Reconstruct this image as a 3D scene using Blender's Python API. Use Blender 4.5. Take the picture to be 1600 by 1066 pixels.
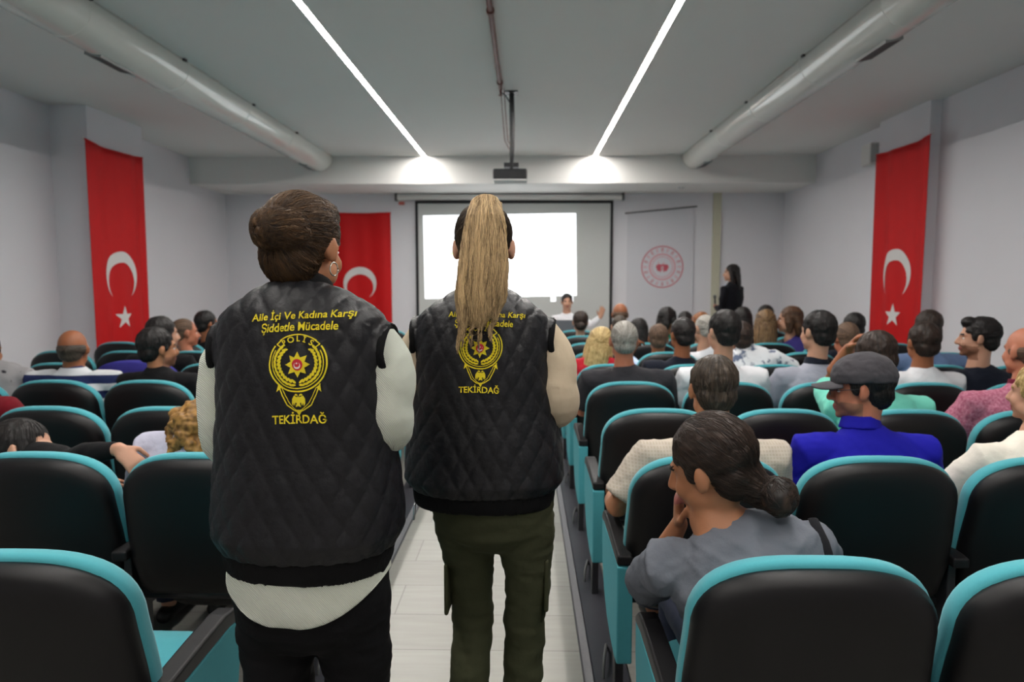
import bpy, math, random
import numpy as np
from mathutils import Vector, Matrix, Euler, noise
from mathutils.bvhtree import BVHTree

random.seed(7)
for o in list(bpy.data.objects):
    bpy.data.objects.remove(o, do_unlink=True)
SC = bpy.context.scene
COL = SC.collection
R = math.radians
V = Vector
H_EYE = 1.52
F_PX = 1067.0
PITCH = math.atan(93 / F_PX)
YAW = math.atan(22 / F_PX * math.cos(PITCH))

# ------------------------------------------------------------------ camera
cam_data = bpy.data.cameras.new('camera')
cam = bpy.data.objects.new('camera', cam_data)
COL.objects.link(cam)
cam_data.sensor_width = 36.0
cam_data.lens = F_PX * 36.0 / 1600.0
cam_data.clip_start = 0.05
cam.location = (0, 0, H_EYE)
cam.rotation_euler = (math.pi / 2 - PITCH, 0, YAW)
cam_data.dof.use_dof = True
cam_data.dof.focus_distance = 1.62
cam_data.dof.aperture_fstop = 3.6
SC.camera = cam

# ------------------------------------------------------------------ world, exposure
w = bpy.data.worlds.new('world')
SC.world = w
w.use_nodes = True
w.node_tree.nodes['Background'].inputs[0].default_value = (0.75, 0.8, 1.0, 1)
w.node_tree.nodes['Background'].inputs[1].default_value = 0.005
SC.view_settings.view_transform = 'Standard'
SC.view_settings.look = 'None'
SC.view_settings.gamma = 1.0
SC.view_settings.use_curve_mapping = False
SC.view_settings.exposure = 0.0
LED_POWER = 135.0
SCREEN_POWER = 1.6

Z_CEIL = 3.30
X_L, X_R = -4.84, 4.09
Y_BACK, Y_BULK, Y_FRONT = -3.2, 9.9, 11.05
Z_SOFFIT = 2.915


def ray(px, py):
    x = (px - 800) / F_PX
    v = -(py - 533) / F_PX
    d = (x, math.cos(PITCH) + v * math.sin(PITCH), -math.sin(PITCH) + v * math.cos(PITCH))
    c, s = math.cos(YAW), math.sin(YAW)
    return (d[0] * c - d[1] * s, d[0] * s + d[1] * c, d[2])


def at(px, py, d):
    r = ray(px, py)
    k = d / r[1]
    return V((r[0] * k, d, H_EYE + r[2] * k))


# ------------------------------------------------------------------ materials
def lin(c):
    out = []
    for v in c[:3]:
        v = v / 255.0
        out.append(v / 12.92 if v <= 0.04045 else ((v + 0.055) / 1.055) ** 2.4)
    return (*out, 1.0)


def mat(name, rgb, rough=0.6, var=0.08, scale=20.0, bump=0.0, bscale=60.0, spec=0.5, sheen=0.0, stretch=(1, 1, 1), metal=0.0, sss=0.0):
    m = bpy.data.materials.new(name)
    m.use_nodes = True
    nt = m.node_tree
    b = nt.nodes['Principled BSDF']
    b.inputs['Roughness'].default_value = rough
    b.inputs['Metallic'].default_value = metal
    b.inputs['Specular IOR Level'].default_value = spec
    if sheen:
        b.inputs['Sheen Weight'].default_value = sheen
        b.inputs['Sheen Roughness'].default_value = 0.5
    if sss:
        b.inputs['Subsurface Weight'].default_value = sss
        b.inputs['Subsurface Radius'].default_value = (0.012, 0.005, 0.003)
        b.inputs['Subsurface Scale'].default_value = 1.0
    c = lin(rgb)
    tc = nt.nodes.new('ShaderNodeTexCoord')
    mp = nt.nodes.new('ShaderNodeMapping')
    mp.inputs['Scale'].default_value = stretch
    nt.links.new(tc.outputs['Object'], mp.inputs['Vector'])
    n = nt.nodes.new('ShaderNodeTexNoise')
    n.inputs['Scale'].default_value = scale
    n.inputs['Detail'].default_value = 4
    nt.links.new(mp.outputs[0], n.inputs['Vector'])
    mx = nt.nodes.new('ShaderNodeMix')
    mx.data_type = 'RGBA'
    nt.links.new(n.outputs['Fac'], mx.inputs['Factor'])
    mx.inputs[6].default_value = (*[v * (1 - var) for v in c[:3]], 1)
    mx.inputs[7].default_value = (*[min(1, v * (1 + var)) for v in c[:3]], 1)
    nt.links.new(mx.outputs[2], b.inputs['Base Color'])
    if bump:
        n2 = nt.nodes.new('ShaderNodeTexNoise')
        n2.inputs['Scale'].default_value = bscale
        n2.inputs['Detail'].default_value = 6
        nt.links.new(mp.outputs[0], n2.inputs['Vector'])
        bp = nt.nodes.new('ShaderNodeBump')
        bp.inputs['Strength'].default_value = bump
        bp.inputs['Distance'].default_value = 0.01
        nt.links.new(n2.outputs['Fac'], bp.inputs['Height'])
        nt.links.new(bp.outputs[0], b.inputs['Normal'])
    return m


def emis(name, rgb, power):
    m = bpy.data.materials.new(name)
    m.use_nodes = True
    b = m.node_tree.nodes['Principled BSDF']
    b.inputs['Base Color'].default_value = (0.8, 0.8, 0.8, 1)
    b.inputs['Emission Color'].default_value = (*rgb, 1)
    b.inputs['Emission Strength'].default_value = power
    return m


def hair_mat(name, dark, light, rough=0.55):
    m = bpy.data.materials.new(name)
    m.use_nodes = True
    nt = m.node_tree
    b = nt.nodes['Principled BSDF']
    b.inputs['Roughness'].default_value = rough
    b.inputs['Specular IOR Level'].default_value = 0.35
    a = nt.nodes.new('ShaderNodeAttribute')
    a.attribute_name = 'streak'
    mx = nt.nodes.new('ShaderNodeMix')
    mx.data_type = 'RGBA'
    nt.links.new(a.outputs['Fac'], mx.inputs['Factor'])
    mx.inputs[6].default_value = lin(dark)
    mx.inputs[7].default_value = lin(light)
    nt.links.new(mx.outputs[2], b.inputs['Base Color'])
    bp = nt.nodes.new('ShaderNodeBump')
    bp.inputs['Strength'].default_value = 0.3
    bp.inputs['Distance'].default_value = 0.006
    nt.links.new(a.outputs['Fac'], bp.inputs['Height'])
    nt.links.new(bp.outputs[0], b.inputs['Normal'])
    return m


def pattern_mat(name, c1, c2, kind, scale, rough=0.7, thr=0.5, axis='Z', soft=0.05):
    """procedural cloth print: 'stripe', 'check', 'blot' or 'rib'"""
    m = bpy.data.materials.new(name)
    m.use_nodes = True
    nt = m.node_tree
    b = nt.nodes['Principled BSDF']
    b.inputs['Roughness'].default_value = rough
    b.inputs['Specular IOR Level'].default_value = 0.2
    tc = nt.nodes.new('ShaderNodeTexCoord')
    rp = nt.nodes.new('ShaderNodeValToRGB')
    rp.color_ramp.elements[0].position = max(0, thr - soft)
    rp.color_ramp.elements[1].position = min(1, thr + soft)
    rp.color_ramp.elements[0].color = lin(c1)
    rp.color_ramp.elements[1].color = lin(c2)
    if kind == 'blot':
        n = nt.nodes.new('ShaderNodeTexNoise')
        n.inputs['Scale'].default_value = scale
        n.inputs['Detail'].default_value = 3
        nt.links.new(tc.outputs['Object'], n.inputs['Vector'])
        nt.links.new(n.outputs['Fac'], rp.inputs['Fac'])
    else:
        n = nt.nodes.new('ShaderNodeTexWave')
        n.wave_type = 'BANDS'
        n.bands_direction = axis
        n.inputs['Scale'].default_value = scale
        n.inputs['Distortion'].default_value = 0.3
        nt.links.new(tc.outputs['Object'], n.inputs['Vector'])
        if kind == 'check':
            n2 = nt.nodes.new('ShaderNodeTexWave')
            n2.bands_direction = 'Z'
            n2.inputs['Scale'].default_value = scale
            nt.links.new(tc.outputs['Object'], n2.inputs['Vector'])
            mm = nt.nodes.new('ShaderNodeMath')
            mm.operation = 'MAXIMUM'
            nt.links.new(n.outputs['Fac'], mm.inputs[0])
            nt.links.new(n2.outputs['Fac'], mm.inputs[1])
            nt.links.new(mm.outputs[0], rp.inputs['Fac'])
        else:
            nt.links.new(n.outputs['Fac'], rp.inputs['Fac'])
        if kind == 'rib':
            bp = nt.nodes.new('ShaderNodeBump')
            bp.inputs['Strength'].default_value = 0.5
            bp.inputs['Distance'].default_value = 0.003
            nt.links.new(n.outputs['Fac'], bp.inputs['Height'])
            nt.links.new(bp.outputs[0], b.inputs['Normal'])
    nt.links.new(rp.outputs[0], b.inputs['Base Color'])
    return m


def floor_mat():
    m = bpy.data.materials.new('floor_tiles')
    m.use_nodes = True
    nt = m.node_tree
    b = nt.nodes['Principled BSDF']
    b.inputs['Roughness'].default_value = 0.38
    tc = nt.nodes.new('ShaderNodeTexCoord')
    br = nt.nodes.new('ShaderNodeTexBrick')
    br.inputs['Scale'].default_value = 1.0
    br.inputs['Brick Width'].default_value = 1.2
    br.inputs['Row Height'].default_value = 0.3
    br.inputs['Mortar Size'].default_value = 0.0025
    br.inputs['Color1'].default_value = lin((158, 157, 150))
    br.inputs['Color2'].default_value = lin((148, 146, 139))
    br.inputs['Mortar'].default_value = lin((118, 116, 110))
    nt.links.new(tc.outputs['Object'], br.inputs['Vector'])
    mp = nt.nodes.new('ShaderNodeMapping')
    mp.inputs['Scale'].default_value = (1.2, 14, 1)
    nt.links.new(tc.outputs['Object'], mp.inputs['Vector'])
    n = nt.nodes.new('ShaderNodeTexNoise')
    n.inputs['Scale'].default_value = 2.5
    n.inputs['Detail'].default_value = 6
    nt.links.new(mp.outputs[0], n.inputs['Vector'])
    mx = nt.nodes.new('ShaderNodeMix')
    mx.data_type = 'RGBA'
    mx.blend_type = 'MULTIPLY'
    mx.inputs['Factor'].default_value = 0.35
    rp = nt.nodes.new('ShaderNodeValToRGB')
    rp.color_ramp.elements[0].position = 0.3
    rp.color_ramp.elements[0].color = (0.62, 0.61, 0.6, 1)
    rp.color_ramp.elements[1].position = 0.7
    nt.links.new(n.outputs['Fac'], rp.inputs['Fac'])
    nt.links.new(br.outputs['Color'], mx.inputs[6])
    nt.links.new(rp.outputs[0], mx.inputs[7])
    nt.links.new(mx.outputs[2], b.inputs['Base Color'])
    return m


M = {}
M['wall'] = mat('wall_paint', (222, 221, 226), 0.75, 0.02, 3, 0.05, 300)
M['ceiling'] = mat('ceiling_paint', (226, 224, 221), 0.8, 0.02, 2, 0.04, 300)
M['floor'] = floor_mat()
M['duct'] = mat('duct_white_metal', (214, 214, 208), 0.09, 0.03, 6, 0.0, 30, 0.6)
M['vent'] = mat('vent_grey', (84, 86, 86), 0.5)
M['metal_dark'] = mat('dark_steel', (38, 38, 42), 0.4, 0.15, 30)
M['rail'] = mat('rail_dark_grey', (58, 58, 64), 0.38, 0.15, 25, 0.05, 80)
M['chrome'] = mat('chrome', (200, 200, 205), 0.2, 0.02, metal=1.0)
M['shell'] = mat('black_plastic', (12, 11, 13), 0.46, 0.1, 40, 0.12, 900, 0.34)
M['arm'] = mat('armrest_plastic', (20, 19, 21), 0.5, 0.1, 40, 0.1, 700, 0.3)
M['turq'] = mat('turquoise_fabric', (74, 158, 168), 0.85, 0.06, 200, 0.12, 900, 0.15, 0.2)
M['turqp'] = mat('turquoise_panel', (72, 152, 162), 0.75, 0.05, 120, 0.08, 800, 0.25)
M['flag'] = mat('flag_red', (196, 14, 18), 0.65, 0.06, 4, 0.06, 500, 0.3)
M['flagw'] = mat('flag_white', (214, 212, 210), 0.7, 0.02)
M['framegrey'] = mat('grille_frame_grey', (140, 142, 140), 0.5)
M['redpipe'] = mat('red_brown_pipe', (104, 60, 52), 0.5, 0.3, 12)
M['projector'] = mat('projector_black', (24, 24, 27), 0.4)
M['led'] = emis('led_light', (1.0, 0.955, 0.905), LED_POWER)
M['screenfab'] = mat('screen_fabric', (196, 198, 196), 0.8, 0.01)
M['border'] = mat('screen_black_border', (18, 18, 22), 0.7)
M['yellow'] = mat('yellow_embroidery', (248, 220, 44), 0.6, 0.22, 700, 0.6, 900, 0.3)
M['embred'] = mat('red_embroidery', (200, 30, 45), 0.6, 0.1, 500)
M['embwhite'] = mat('white_embroidery', (235, 225, 225), 0.6)
M['vest'] = mat('vest_nylon', (12, 12, 17), 0.5, 0.12, 30, 0.3, 60, 0.4)
M['vestband'] = mat('vest_rib_knit', (9, 9, 11), 0.85, 0.1, 200, 0.3, 500, 0.2)
M['white_rib'] = pattern_mat('white_ribbed_knit', (186, 192, 180), (212, 216, 204), 'rib', 120, 0.8, 0.5, 'DIAGONAL', 0.4)
M['beige'] = mat('beige_cotton', (190, 174, 150), 0.8, 0.06, 12, 0.2, 25, 0.2)
M['olive'] = mat('olive_cotton', (60, 62, 44), 0.85, 0.12, 14, 0.35, 22, 0.15)
M['black_cloth'] = mat('black_cloth', (15, 15, 17), 0.85, 0.15, 20, 0.2, 30, 0.15)
M['shoe'] = mat('black_shoe', (20, 20, 20), 0.45)
M['jeans'] = mat('dark_denim', (34, 42, 64), 0.85, 0.15, 60)
M['gold'] = mat('silver_earring', (215, 210, 200), 0.2, 0.02, metal=1.0)
M['lens'] = mat('glass_lens', (60, 66, 72), 0.1, 0.02)
M['eyew'] = mat('eye_white', (220, 214, 208), 0.3)
M['lip'] = mat('lip_skin', (150, 84, 76), 0.5)
SKIN = {
    'fair': mat('skin_fair', (182, 136, 112), 0.55, 0.06, 30, 0.05, 200, 0.4, sss=0.08),
    'warm': mat('skin_warm', (166, 112, 80), 0.55, 0.06, 30, 0.05, 200, 0.4, sss=0.08),
    'tan': mat('skin_tan', (144, 88, 58), 0.55, 0.07, 30, 0.05, 200, 0.4, sss=0.08),
    'ruddy': mat('skin_ruddy', (176, 110, 84), 0.5, 0.07, 30, 0.05, 200, 0.4, sss=0.08),
}
HAIR = {
    'brown_up': hair_mat('hair_chestnut', (24, 16, 11), (98, 70, 40)),
    'blond_pony': hair_mat('hair_streaked_blond', (76, 58, 38), (214, 184, 138)),
    'dark_root': hair_mat('hair_dark_root', (24, 19, 18), (92, 74, 52)),
    'black': hair_mat('hair_black', (12, 10, 10), (38, 33, 32)),
    'dark': hair_mat('hair_dark_brown', (22, 16, 13), (62, 46, 37)),
    'brown': hair_mat('hair_brown', (48, 31, 21), (98, 68, 46)),
    'auburn': hair_mat('hair_auburn', (82, 44, 20), (150, 92, 48)),
    'blond': hair_mat('hair_blond', (136, 108, 60), (216, 190, 134)),
    'curlblond': hair_mat('hair_honey_curls', (84, 56, 24), (178, 134, 72)),
    'grey': hair_mat('hair_grey', (104, 100, 94), (186, 182, 174)),
    'saltpepper': hair_mat('hair_salt_pepper', (30, 24, 20), (88, 76, 64)),
    'buzz': hair_mat('hair_buzz_brown', (66, 50, 40), (112, 88, 70), 0.7),
    'ombre': hair_mat('hair_ombre', (48, 34, 26), (150, 116, 78)),
}


# ------------------------------------------------------------------ mesh helpers
class G:
    def __init__(s):
        s.v, s.f, s.m = [], [], []

    def add(s, vs, fs, mi=0):
        k = len(s.v)
        s.v += [tuple(p) for p in vs]
        s.f += [tuple(i + k for i in f) for f in fs]
        s.m += [mi] * len(fs)
        return s

    def box(s, a, b, mi=0, T=None):
        x0, y0, z0 = a
        x1, y1, z1 = b
        vs = [V((x, y, z)) for z in (z0, z1) for y in (y0, y1) for x in (x0, x1)]
        if T:
            vs = [T @ p for p in vs]
        return s.add(vs, [(0, 2, 3, 1), (4, 5, 7, 6), (0, 1, 5, 4), (2, 6, 7, 3), (0, 4, 6, 2), (1, 3, 7, 5)], mi)

    def ell(s, c, r, T=None, n=16, m=10):
        vs = []
        c = V(c)
        for i in range(m + 1):
            th = math.pi * i / m
            for j in range(n):
                ph = 2 * math.pi * j / n
                p = V((c.x + r[0] * math.sin(th) * math.cos(ph), c.y + r[1] * math.sin(th) * math.sin(ph), c.z + r[2] * math.cos(th)))
                vs.append(T @ p if T else p)
        fs = []
        for i in range(m):
            for j in range(n):
                a, b = i * n + j, i * n + (j + 1) % n
                fs.append((a, a + n, b + n, b))
        return s.add(vs, fs)

    def rings(s, rings, cap=True, mi=0):
        n = len(rings[0])
        vs = [p for r in rings for p in r]
        fs = []
        for i in range(len(rings) - 1):
            for j in range(n):
                a, b = i * n + j, i * n + (j + 1) % n
                fs.append((a, b, b + n, a + n))
        if cap:
            fs.append(tuple(range(n))[::-1])
            k = (len(rings) - 1) * n
            fs.append(tuple(range(k, k + n)))
        return s.add(vs, fs, mi)

    def tube(s, pts, rads, n=14, ref=(1, 0, 0), round_ends=True, T=None, p=2.0, mi=0):
        """lofted limb: rads float or (a, b), a along ref"""
        P = [V(q) for q in pts]
        rr = [(r, r) if not isinstance(r, (tuple, list)) else r for r in rads]
        ref = V(ref)
        rings = []

        def ring(c, t, ra, rb):
            u = ref - t * ref.dot(t)
            if u.length < 1e-4:
                u = V((0, 1, 0)) - t * t.y
            u.normalize()
            w_ = t.cross(u)
            out = []
            for j in range(n):
                a = 2 * math.pi * j / n
                ca, sa = math.cos(a), math.sin(a)
                if p != 2.0:
                    ca = math.copysign(abs(ca) ** (2 / p), ca)
                    sa = math.copysign(abs(sa) ** (2 / p), sa)
                q = c + u * (ra * ca) + w_ * (rb * sa)
                out.append(T @ q if T else q)
            return out
        for i, c in enumerate(P):
            if i == 0:
                t = (P[1] - P[0])
            elif i == len(P) - 1:
                t = (P[-1] - P[-2])
            else:
                t = (P[i + 1] - P[i]).normalized() + (P[i] - P[i - 1]).normalized()
            t.normalize()
            ra, rb = rr[i]
            if i == 0 and round_ends:
                m_ = min(ra, rb)
                for k in (0.98, 0.75, 0.4):
                    rings.append(ring(c - t * m_ * k, t, ra * math.sqrt(1 - k * k), rb * math.sqrt(1 - k * k)))
            rings.append(ring(c, t, ra, rb))
            if i == len(P) - 1 and round_ends:
                m_ = min(ra, rb)
                for k in (0.4, 0.75, 0.98):
                    rings.append(ring(c + t * m_ * k, t, ra * math.sqrt(1 - k * k), rb * math.sqrt(1 - k * k)))
        return s.rings(rings, True, mi)

    def slab(s, outline, layers, fn, mi=0):
        """outline [(a,b)], layers [(scale or (sa,sb), h)], fn(a,b,h)->xyz; closed solid"""
        ca = sum(p[0] for p in outline) / len(outline)
        cb = (min(p[1] for p in outline) + max(p[1] for p in outline)) / 2
        rings = []
        for sc, h in layers:
            rings.append([fn(ca + (a - ca) * sc, cb + (b - cb) * sc, h) for a, b in outline])
        return s.rings(rings, True, mi)


def link(name, me, parent=None, mats=(), smooth=True):
    for m in mats:
        me.materials.append(m)
    if smooth:
        me.polygons.foreach_set('use_smooth', [True] * len(me.polygons))
    o = bpy.data.objects.new(name, me)
    COL.objects.link(o)
    if parent:
        o.parent = parent
    return o


def build(name, g, m, parent=None, smooth=False, bevel=0.0, sub=0):
    me = bpy.data.meshes.new(name)
    me.from_pydata(g.v, [], g.f)
    me.update()
    ms = m if isinstance(m, (list, tuple)) else [m]
    o = link(name, me, parent, ms, smooth)
    if len(ms) > 1:
        me.polygons.foreach_set('material_index', g.m)
    if bevel:
        b = o.modifiers.new('b', 'BEVEL')
        b.width = bevel
        b.segments = 3
        b.limit_method = 'ANGLE'
        b.angle_limit = R(40)
        b.harden_normals = False
    if sub:
        q = o.modifiers.new('s', 'SUBSURF')
        q.levels = q.render_levels = sub
    return o


def solid(name, g, m, parent=None, voxel=0.008, smooth=4, disp=None, matfn=None, streak=None):
    """fuse overlapping closed shapes into one continuous skin"""
    me = bpy.data.meshes.new(name)
    me.from_pydata(g.v, [], g.f)
    me.update()
    t = bpy.data.objects.new('t', me)
    COL.objects.link(t)
    r = t.modifiers.new('r', 'REMESH')
    r.mode = 'VOXEL'
    r.voxel_size = voxel
    r.adaptivity = 0
    if smooth:
        q = t.modifiers.new('q', 'SMOOTH')
        q.factor = 0.5
        q.iterations = smooth
    dg = bpy.context.evaluated_depsgraph_get()
    me2 = bpy.data.meshes.new_from_object(t.evaluated_get(dg))
    bpy.data.objects.remove(t, do_unlink=True)
    bpy.data.meshes.remove(me)
    me2.name = name
    me2.materials.clear()
    if disp:
        nn = [v.normal.copy() for v in me2.vertices]
        for v, nrm in zip(me2.vertices, nn):
            v.co = v.co + nrm * disp(v.co, nrm)
    if streak:
        a = me2.attributes.new('streak', 'FLOAT', 'POINT')
        a.data.foreach_set('value', [streak(v.co) for v in me2.vertices])
    ms = m if isinstance(m, (list, tuple)) else [m]
    o = link(name, me2, parent, ms, True)
    if matfn:
        me2.polygons.foreach_set('material_index', [matfn(p.center) for p in me2.polygons])
    me2.update()
    return o


def tag(o, label=None, cat=None, group=None, kind=None):
    if label:
        o['label'] = label
    if cat:
        o['category'] = cat
    if group:
        o['group'] = group
    if kind:
        o['kind'] = kind
    return o


def thing(name, label, cat, loc=(0, 0, 0), rz=0.0, group=None):
    o = bpy.data.objects.new(name, None)
    COL.objects.link(o)
    o.location = loc
    o.rotation_euler = (0, 0, rz)
    o.empty_display_size = 0.1
    return tag(o, label, cat, group)


def copy_tree(o, parent=None):
    c = o.copy()
    COL.objects.link(c)
    c.parent = parent
    for ch in o.children:
        copy_tree(ch, c)
    return c


# ------------------------------------------------------------------ room shell
def structure(name, g, m):
    return tag(build(name, g, m), kind='structure')


structure('floor', G().box((X_L, Y_BACK, -0.1), (X_R, Y_FRONT, 0)), M['floor'])
structure('ceiling', G().box((X_L, Y_BACK, Z_CEIL), (X_R, Y_BULK, Z_CEIL + 0.15)), M['ceiling'])
structure('ceiling_soffit', G().box((X_L, Y_BULK, Z_SOFFIT), (X_R, Y_FRONT, Z_CEIL + 0.15)), M['ceiling'])
structure('wall_left', G().box((X_L - 0.15, Y_BACK, -0.1), (X_L, Y_FRONT, Z_CEIL + 0.15)), M['wall'])
structure('wall_right', G().box((X_R, Y_BACK, -0.1), (X_R + 0.15, Y_FRONT, Z_CEIL + 0.15)), M['wall'])
structure('wall_front', G().box((X_L - 0.15, Y_FRONT, -0.1), (X_R + 0.15, Y_FRONT + 0.15, Z_CEIL + 0.15)), M['wall'])
structure('wall_back', G().box((X_L - 0.15, Y_BACK - 0.15, -0.1), (X_R + 0.15, Y_BACK, Z_CEIL + 0.15)), M['wall'])
structure('pillar_left', G().box((X_L, 7.0, 0), (-4.46, 8.0, Z_CEIL)), M['wall'])
structure('pillar_right', G().box((3.98, 6.98, 0), (X_R, 7.95, Z_CEIL)), M['wall'])
structure('trim_1', G().box((X_L, Y_BULK - 0.012, Z_CEIL - 0.03), (-3.2, Y_BULK, Z_CEIL)), M['ceiling'])
for nm, x0, x1 in (('baseboard_left', X_L, X_L + 0.012), ('baseboard_right', X_R - 0.012, X_R)):
    structure(nm, G().box((x0, Y_BACK, 0), (x1, 6.9, 0.08)), M['floor'])

# ------------------------------------------------------------------ ceiling light strips
for x, lab in ((-1.45, 'long white led strip set in the ceiling, nearer the left air duct'),
               (0.975, 'long white led strip set in the ceiling, nearer the right air duct')):
    t = thing('led_strip_light', lab, 'ceiling light', (x, 0, Z_CEIL))
    build('diffuser', G().box((-0.022, -1.4, -0.006), (0.022, Y_BULK - 0.03, 0.0)), M['led'], t)
    g = G()
    for s in (-1, 1):
        g.box((s * 0.026 - 0.004, -1.4, -0.008), (s * 0.026 + 0.004, Y_BULK - 0.03, 0.0))
    build('profile', g, M['ceiling'], t)
    t['group'] = 'ceiling led strips'

# ------------------------------------------------------------------ air ducts
for xc, r, lab, s in ((-2.945, 0.195, 'white air duct along the ceiling beside the left wall', 1),
                      (2.365, 0.178, 'white air duct along the ceiling beside the right wall', -1)):
    t = thing('air_duct', lab, 'air duct', (xc, 0, Z_CEIL), 0, 'ceiling air ducts')
    cz = -0.03
    segs = []
    a0 = math.asin(-cz / r)
    N = 28

    def arc(rr, y):
        out = []
        for j in range(N + 1):
            a = a0 - (math.pi + 2 * a0) * j / N
            out.append(V((rr * math.cos(a), y, cz + rr * math.sin(a))))
        return out
    g = G()
    g.rings([arc(r, Y_BACK + 0.02), arc(r, 0.0), arc(r, 2.0), arc(r, 4.0), arc(r, 6.0), arc(r, 8.0), arc(r, Y_BULK - 0.2), arc(r, Y_BULK - 0.12)], False)
    g.rings([arc(r, Y_BULK - 0.12), arc(r * 0.985, Y_BULK - 0.07), arc(r * 0.93, Y_BULK - 0.03), arc(r * 0.85, Y_BULK - 0.01)], False)
    build('duct_shell', g, M['duct'], t, smooth=True)
    yj = -1.8
    while yj < Y_BULK - 0.5:
        build('joint_band', G().rings([arc(r, yj - 0.014), arc(r + 0.003, yj - 0.012), arc(r + 0.003, yj + 0.012), arc(r, yj + 0.014)]), M['duct'], t)
        yj += 1.25
    # grilles on the outer underside
    for yg in (1.2, 5.0 if s > 0 else 4.87, 9.45):
        am = R(-90 - 12 * s)
        c = V((r * math.cos(am), yg, cz + r * math.sin(am)))
        nrm = V((math.cos(am), 0, math.sin(am)))
        tan = V((-math.sin(am), 0, math.cos(am)))
        T = Matrix(((tan.x, 0, nrm.x, c.x), (0, 1, 0, c.y), (tan.z, 0, nrm.z, c.z), (0, 0, 0, 1)))
        gg = G()
        W_, L_ = 0.05, 0.2
        for k in range(9):
            x_ = -W_ + 2 * W_ * k / 8
            gg.box((x_ - 0.003, -L_, 0.0), (x_ + 0.003, L_, 0.008), T=T)
        gg.box((-W_, -L_, -0.01), (W_, L_, 0.003), T=T)
        gr = build('vent_grille', gg, M['vent'], t)
        fg = G()
        for sx in (-1, 1):
            fg.box((sx * (W_ + 0.004) - 0.004, -L_ - 0.008, -0.03), (sx * (W_ + 0.004) + 0.004, L_ + 0.008, 0.01), T=T)
        for sy in (-1, 1):
            fg.box((-W_, sy * (L_ + 0.004) - 0.004, -0.03), (W_, sy * (L_ + 0.004) + 0.004, 0.01), T=T)
        build('grille_frame', fg, M['framegrey'], gr)
    for yh in (2.2, 4.4, 5.6, 7.0, 8.3):
        build('hanger_clip', G().box((s * (r + 0.005) - 0.015, yh - 0.02, -0.018), (s * (r + 0.005) + 0.015, yh + 0.02, -0.001)), M['metal_dark'], t)

# sprinkler pipe
pp = thing('sprinkler_pipe', 'thin red-brown pipe running along the middle of the ceiling', 'pipe', (-0.235, 0, Z_CEIL - 0.03))
build('pipe_run', G().tube([(0, -2.5, 0), (0, 3.0, 0), (0, 6.4, 0)], [0.019] * 3, 12), M['redpipe'], pp, smooth=True)
for yy in (0.6, 2.6, 4.6, 6.2):
    g = G().tube([(0, yy - 0.02, 0), (0, yy + 0.02, 0)], [0.027] * 2, 12, round_ends=False)
    g.box((-0.006, yy - 0.01, 0.01), (0.006, yy + 0.01, 0.03))
    build('pipe_clamp', g, M['redpipe'], pp)
build('sprinkler_head', G().tube([(0, 6.38, 0), (0, 6.38, -0.06)], [0.014, 0.008], 10).tube([(0, 6.38, -0.06), (0, 6.38, -0.064)], [0.02, 0.02], 12, round_ends=False), M['redpipe'], pp)
g = G()
for dx in (0, 0.03):
    g.tube([(dx, 6.42, 0.01), (dx + 0.012, 6.5, -0.18), (dx + 0.03, 6.6, -0.42), (dx + 0.075, 6.62, -0.5)], [0.004] * 4, 6)
build('cable', g, M['redpipe'], pp)

# projector on its ceiling pole
pj = thing('projector', 'black projector hanging from a black pole below the ceiling', 'projector', (-0.142, 6.62, Z_CEIL))
build('mount_pole', G().tube([(0, 0, 0), (0, 0, -0.66)], [0.02, 0.02], 12, round_ends=False), M['projector'], pj)
build('ceiling_plate', G().box((-0.06, -0.06, -0.012), (0.06, 0.06, 0)), M['projector'], pj)
build('mount_bracket', G().box((-0.07, -0.05, -0.70), (0.07, 0.05, -0.66)).box((-0.012, -0.03, -0.72), (0.012, 0.03, -0.6)), M['projector'], pj)
build('projector_body', G().box((-0.17, -0.12, -0.825), (0.15, 0.13, -0.725)), M['projector'], pj, bevel=0.015)
build('lens', G().tube([(0.06, 0.12, -0.775), (0.06, 0.16, -0.775)], [0.035, 0.033], 16, ref=(1, 0, 0), round_ends=False), M['lens'], pj)
build('bottom_plate', G().box((-0.165, -0.115, -0.833), (0.145, 0.125, -0.822)), M['flagw'], pj)
build('cable', G().tube([(0.02, -0.02, -0.02), (0.028, -0.02, -0.3), (0.024, -0.03, -0.55), (0.01, -0.06, -0.73)], [0.006] * 4, 8), M['projector'], pj, smooth=True)
build('cable_arm', G().tube([(-0.09, -0.1, -0.03), (-0.05, -0.06, -0.05), (0, 0, -0.12)], [0.006] * 3, 8), M['projector'], pj, smooth=True)

# ------------------------------------------------------------------ front wall
YW = Y_FRONT
sc = thing('projection_screen', 'wide white projection screen with black border on the front wall', 'projection screen', (-0.2, YW, 0))
sx0, sx1, sz0, sz1 = -1.57, 1.58, 0.62, 2.80
build('screen_fabric', G().box((sx0, -0.062, sz0), (sx1, -0.055, sz1)), M['screenfab'], sc)
g = G()
b = 0.045
for a, c in (((sx0, sz1 - b), (sx1, sz1)), ((sx0, sz0), (sx1, sz0 + b)), ((sx0, sz0 + b), (sx0 + b, sz1 - b)), ((sx1 - b, sz0 + b), (sx1, sz1 - b))):
    g.box((a[0], -0.066, a[1]), (c[0], -0.0615, c[1]))
build('black_border', g, M['border'], sc)
build('screen_case', G().tube([(-1.86, -0.055, 2.86), (1.72, -0.055, 2.845)], [0.045, 0.045], 14, ref=(0, 1, 0), round_ends=False, p=4), M['ceiling'], sc, smooth=False)
for xx in (-1.87, 1.73):
    build('case_bracket', G().box((xx - 0.02, -0.1, 2.8), (xx + 0.02, 0, 2.915)), M['vent'], sc)


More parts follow.
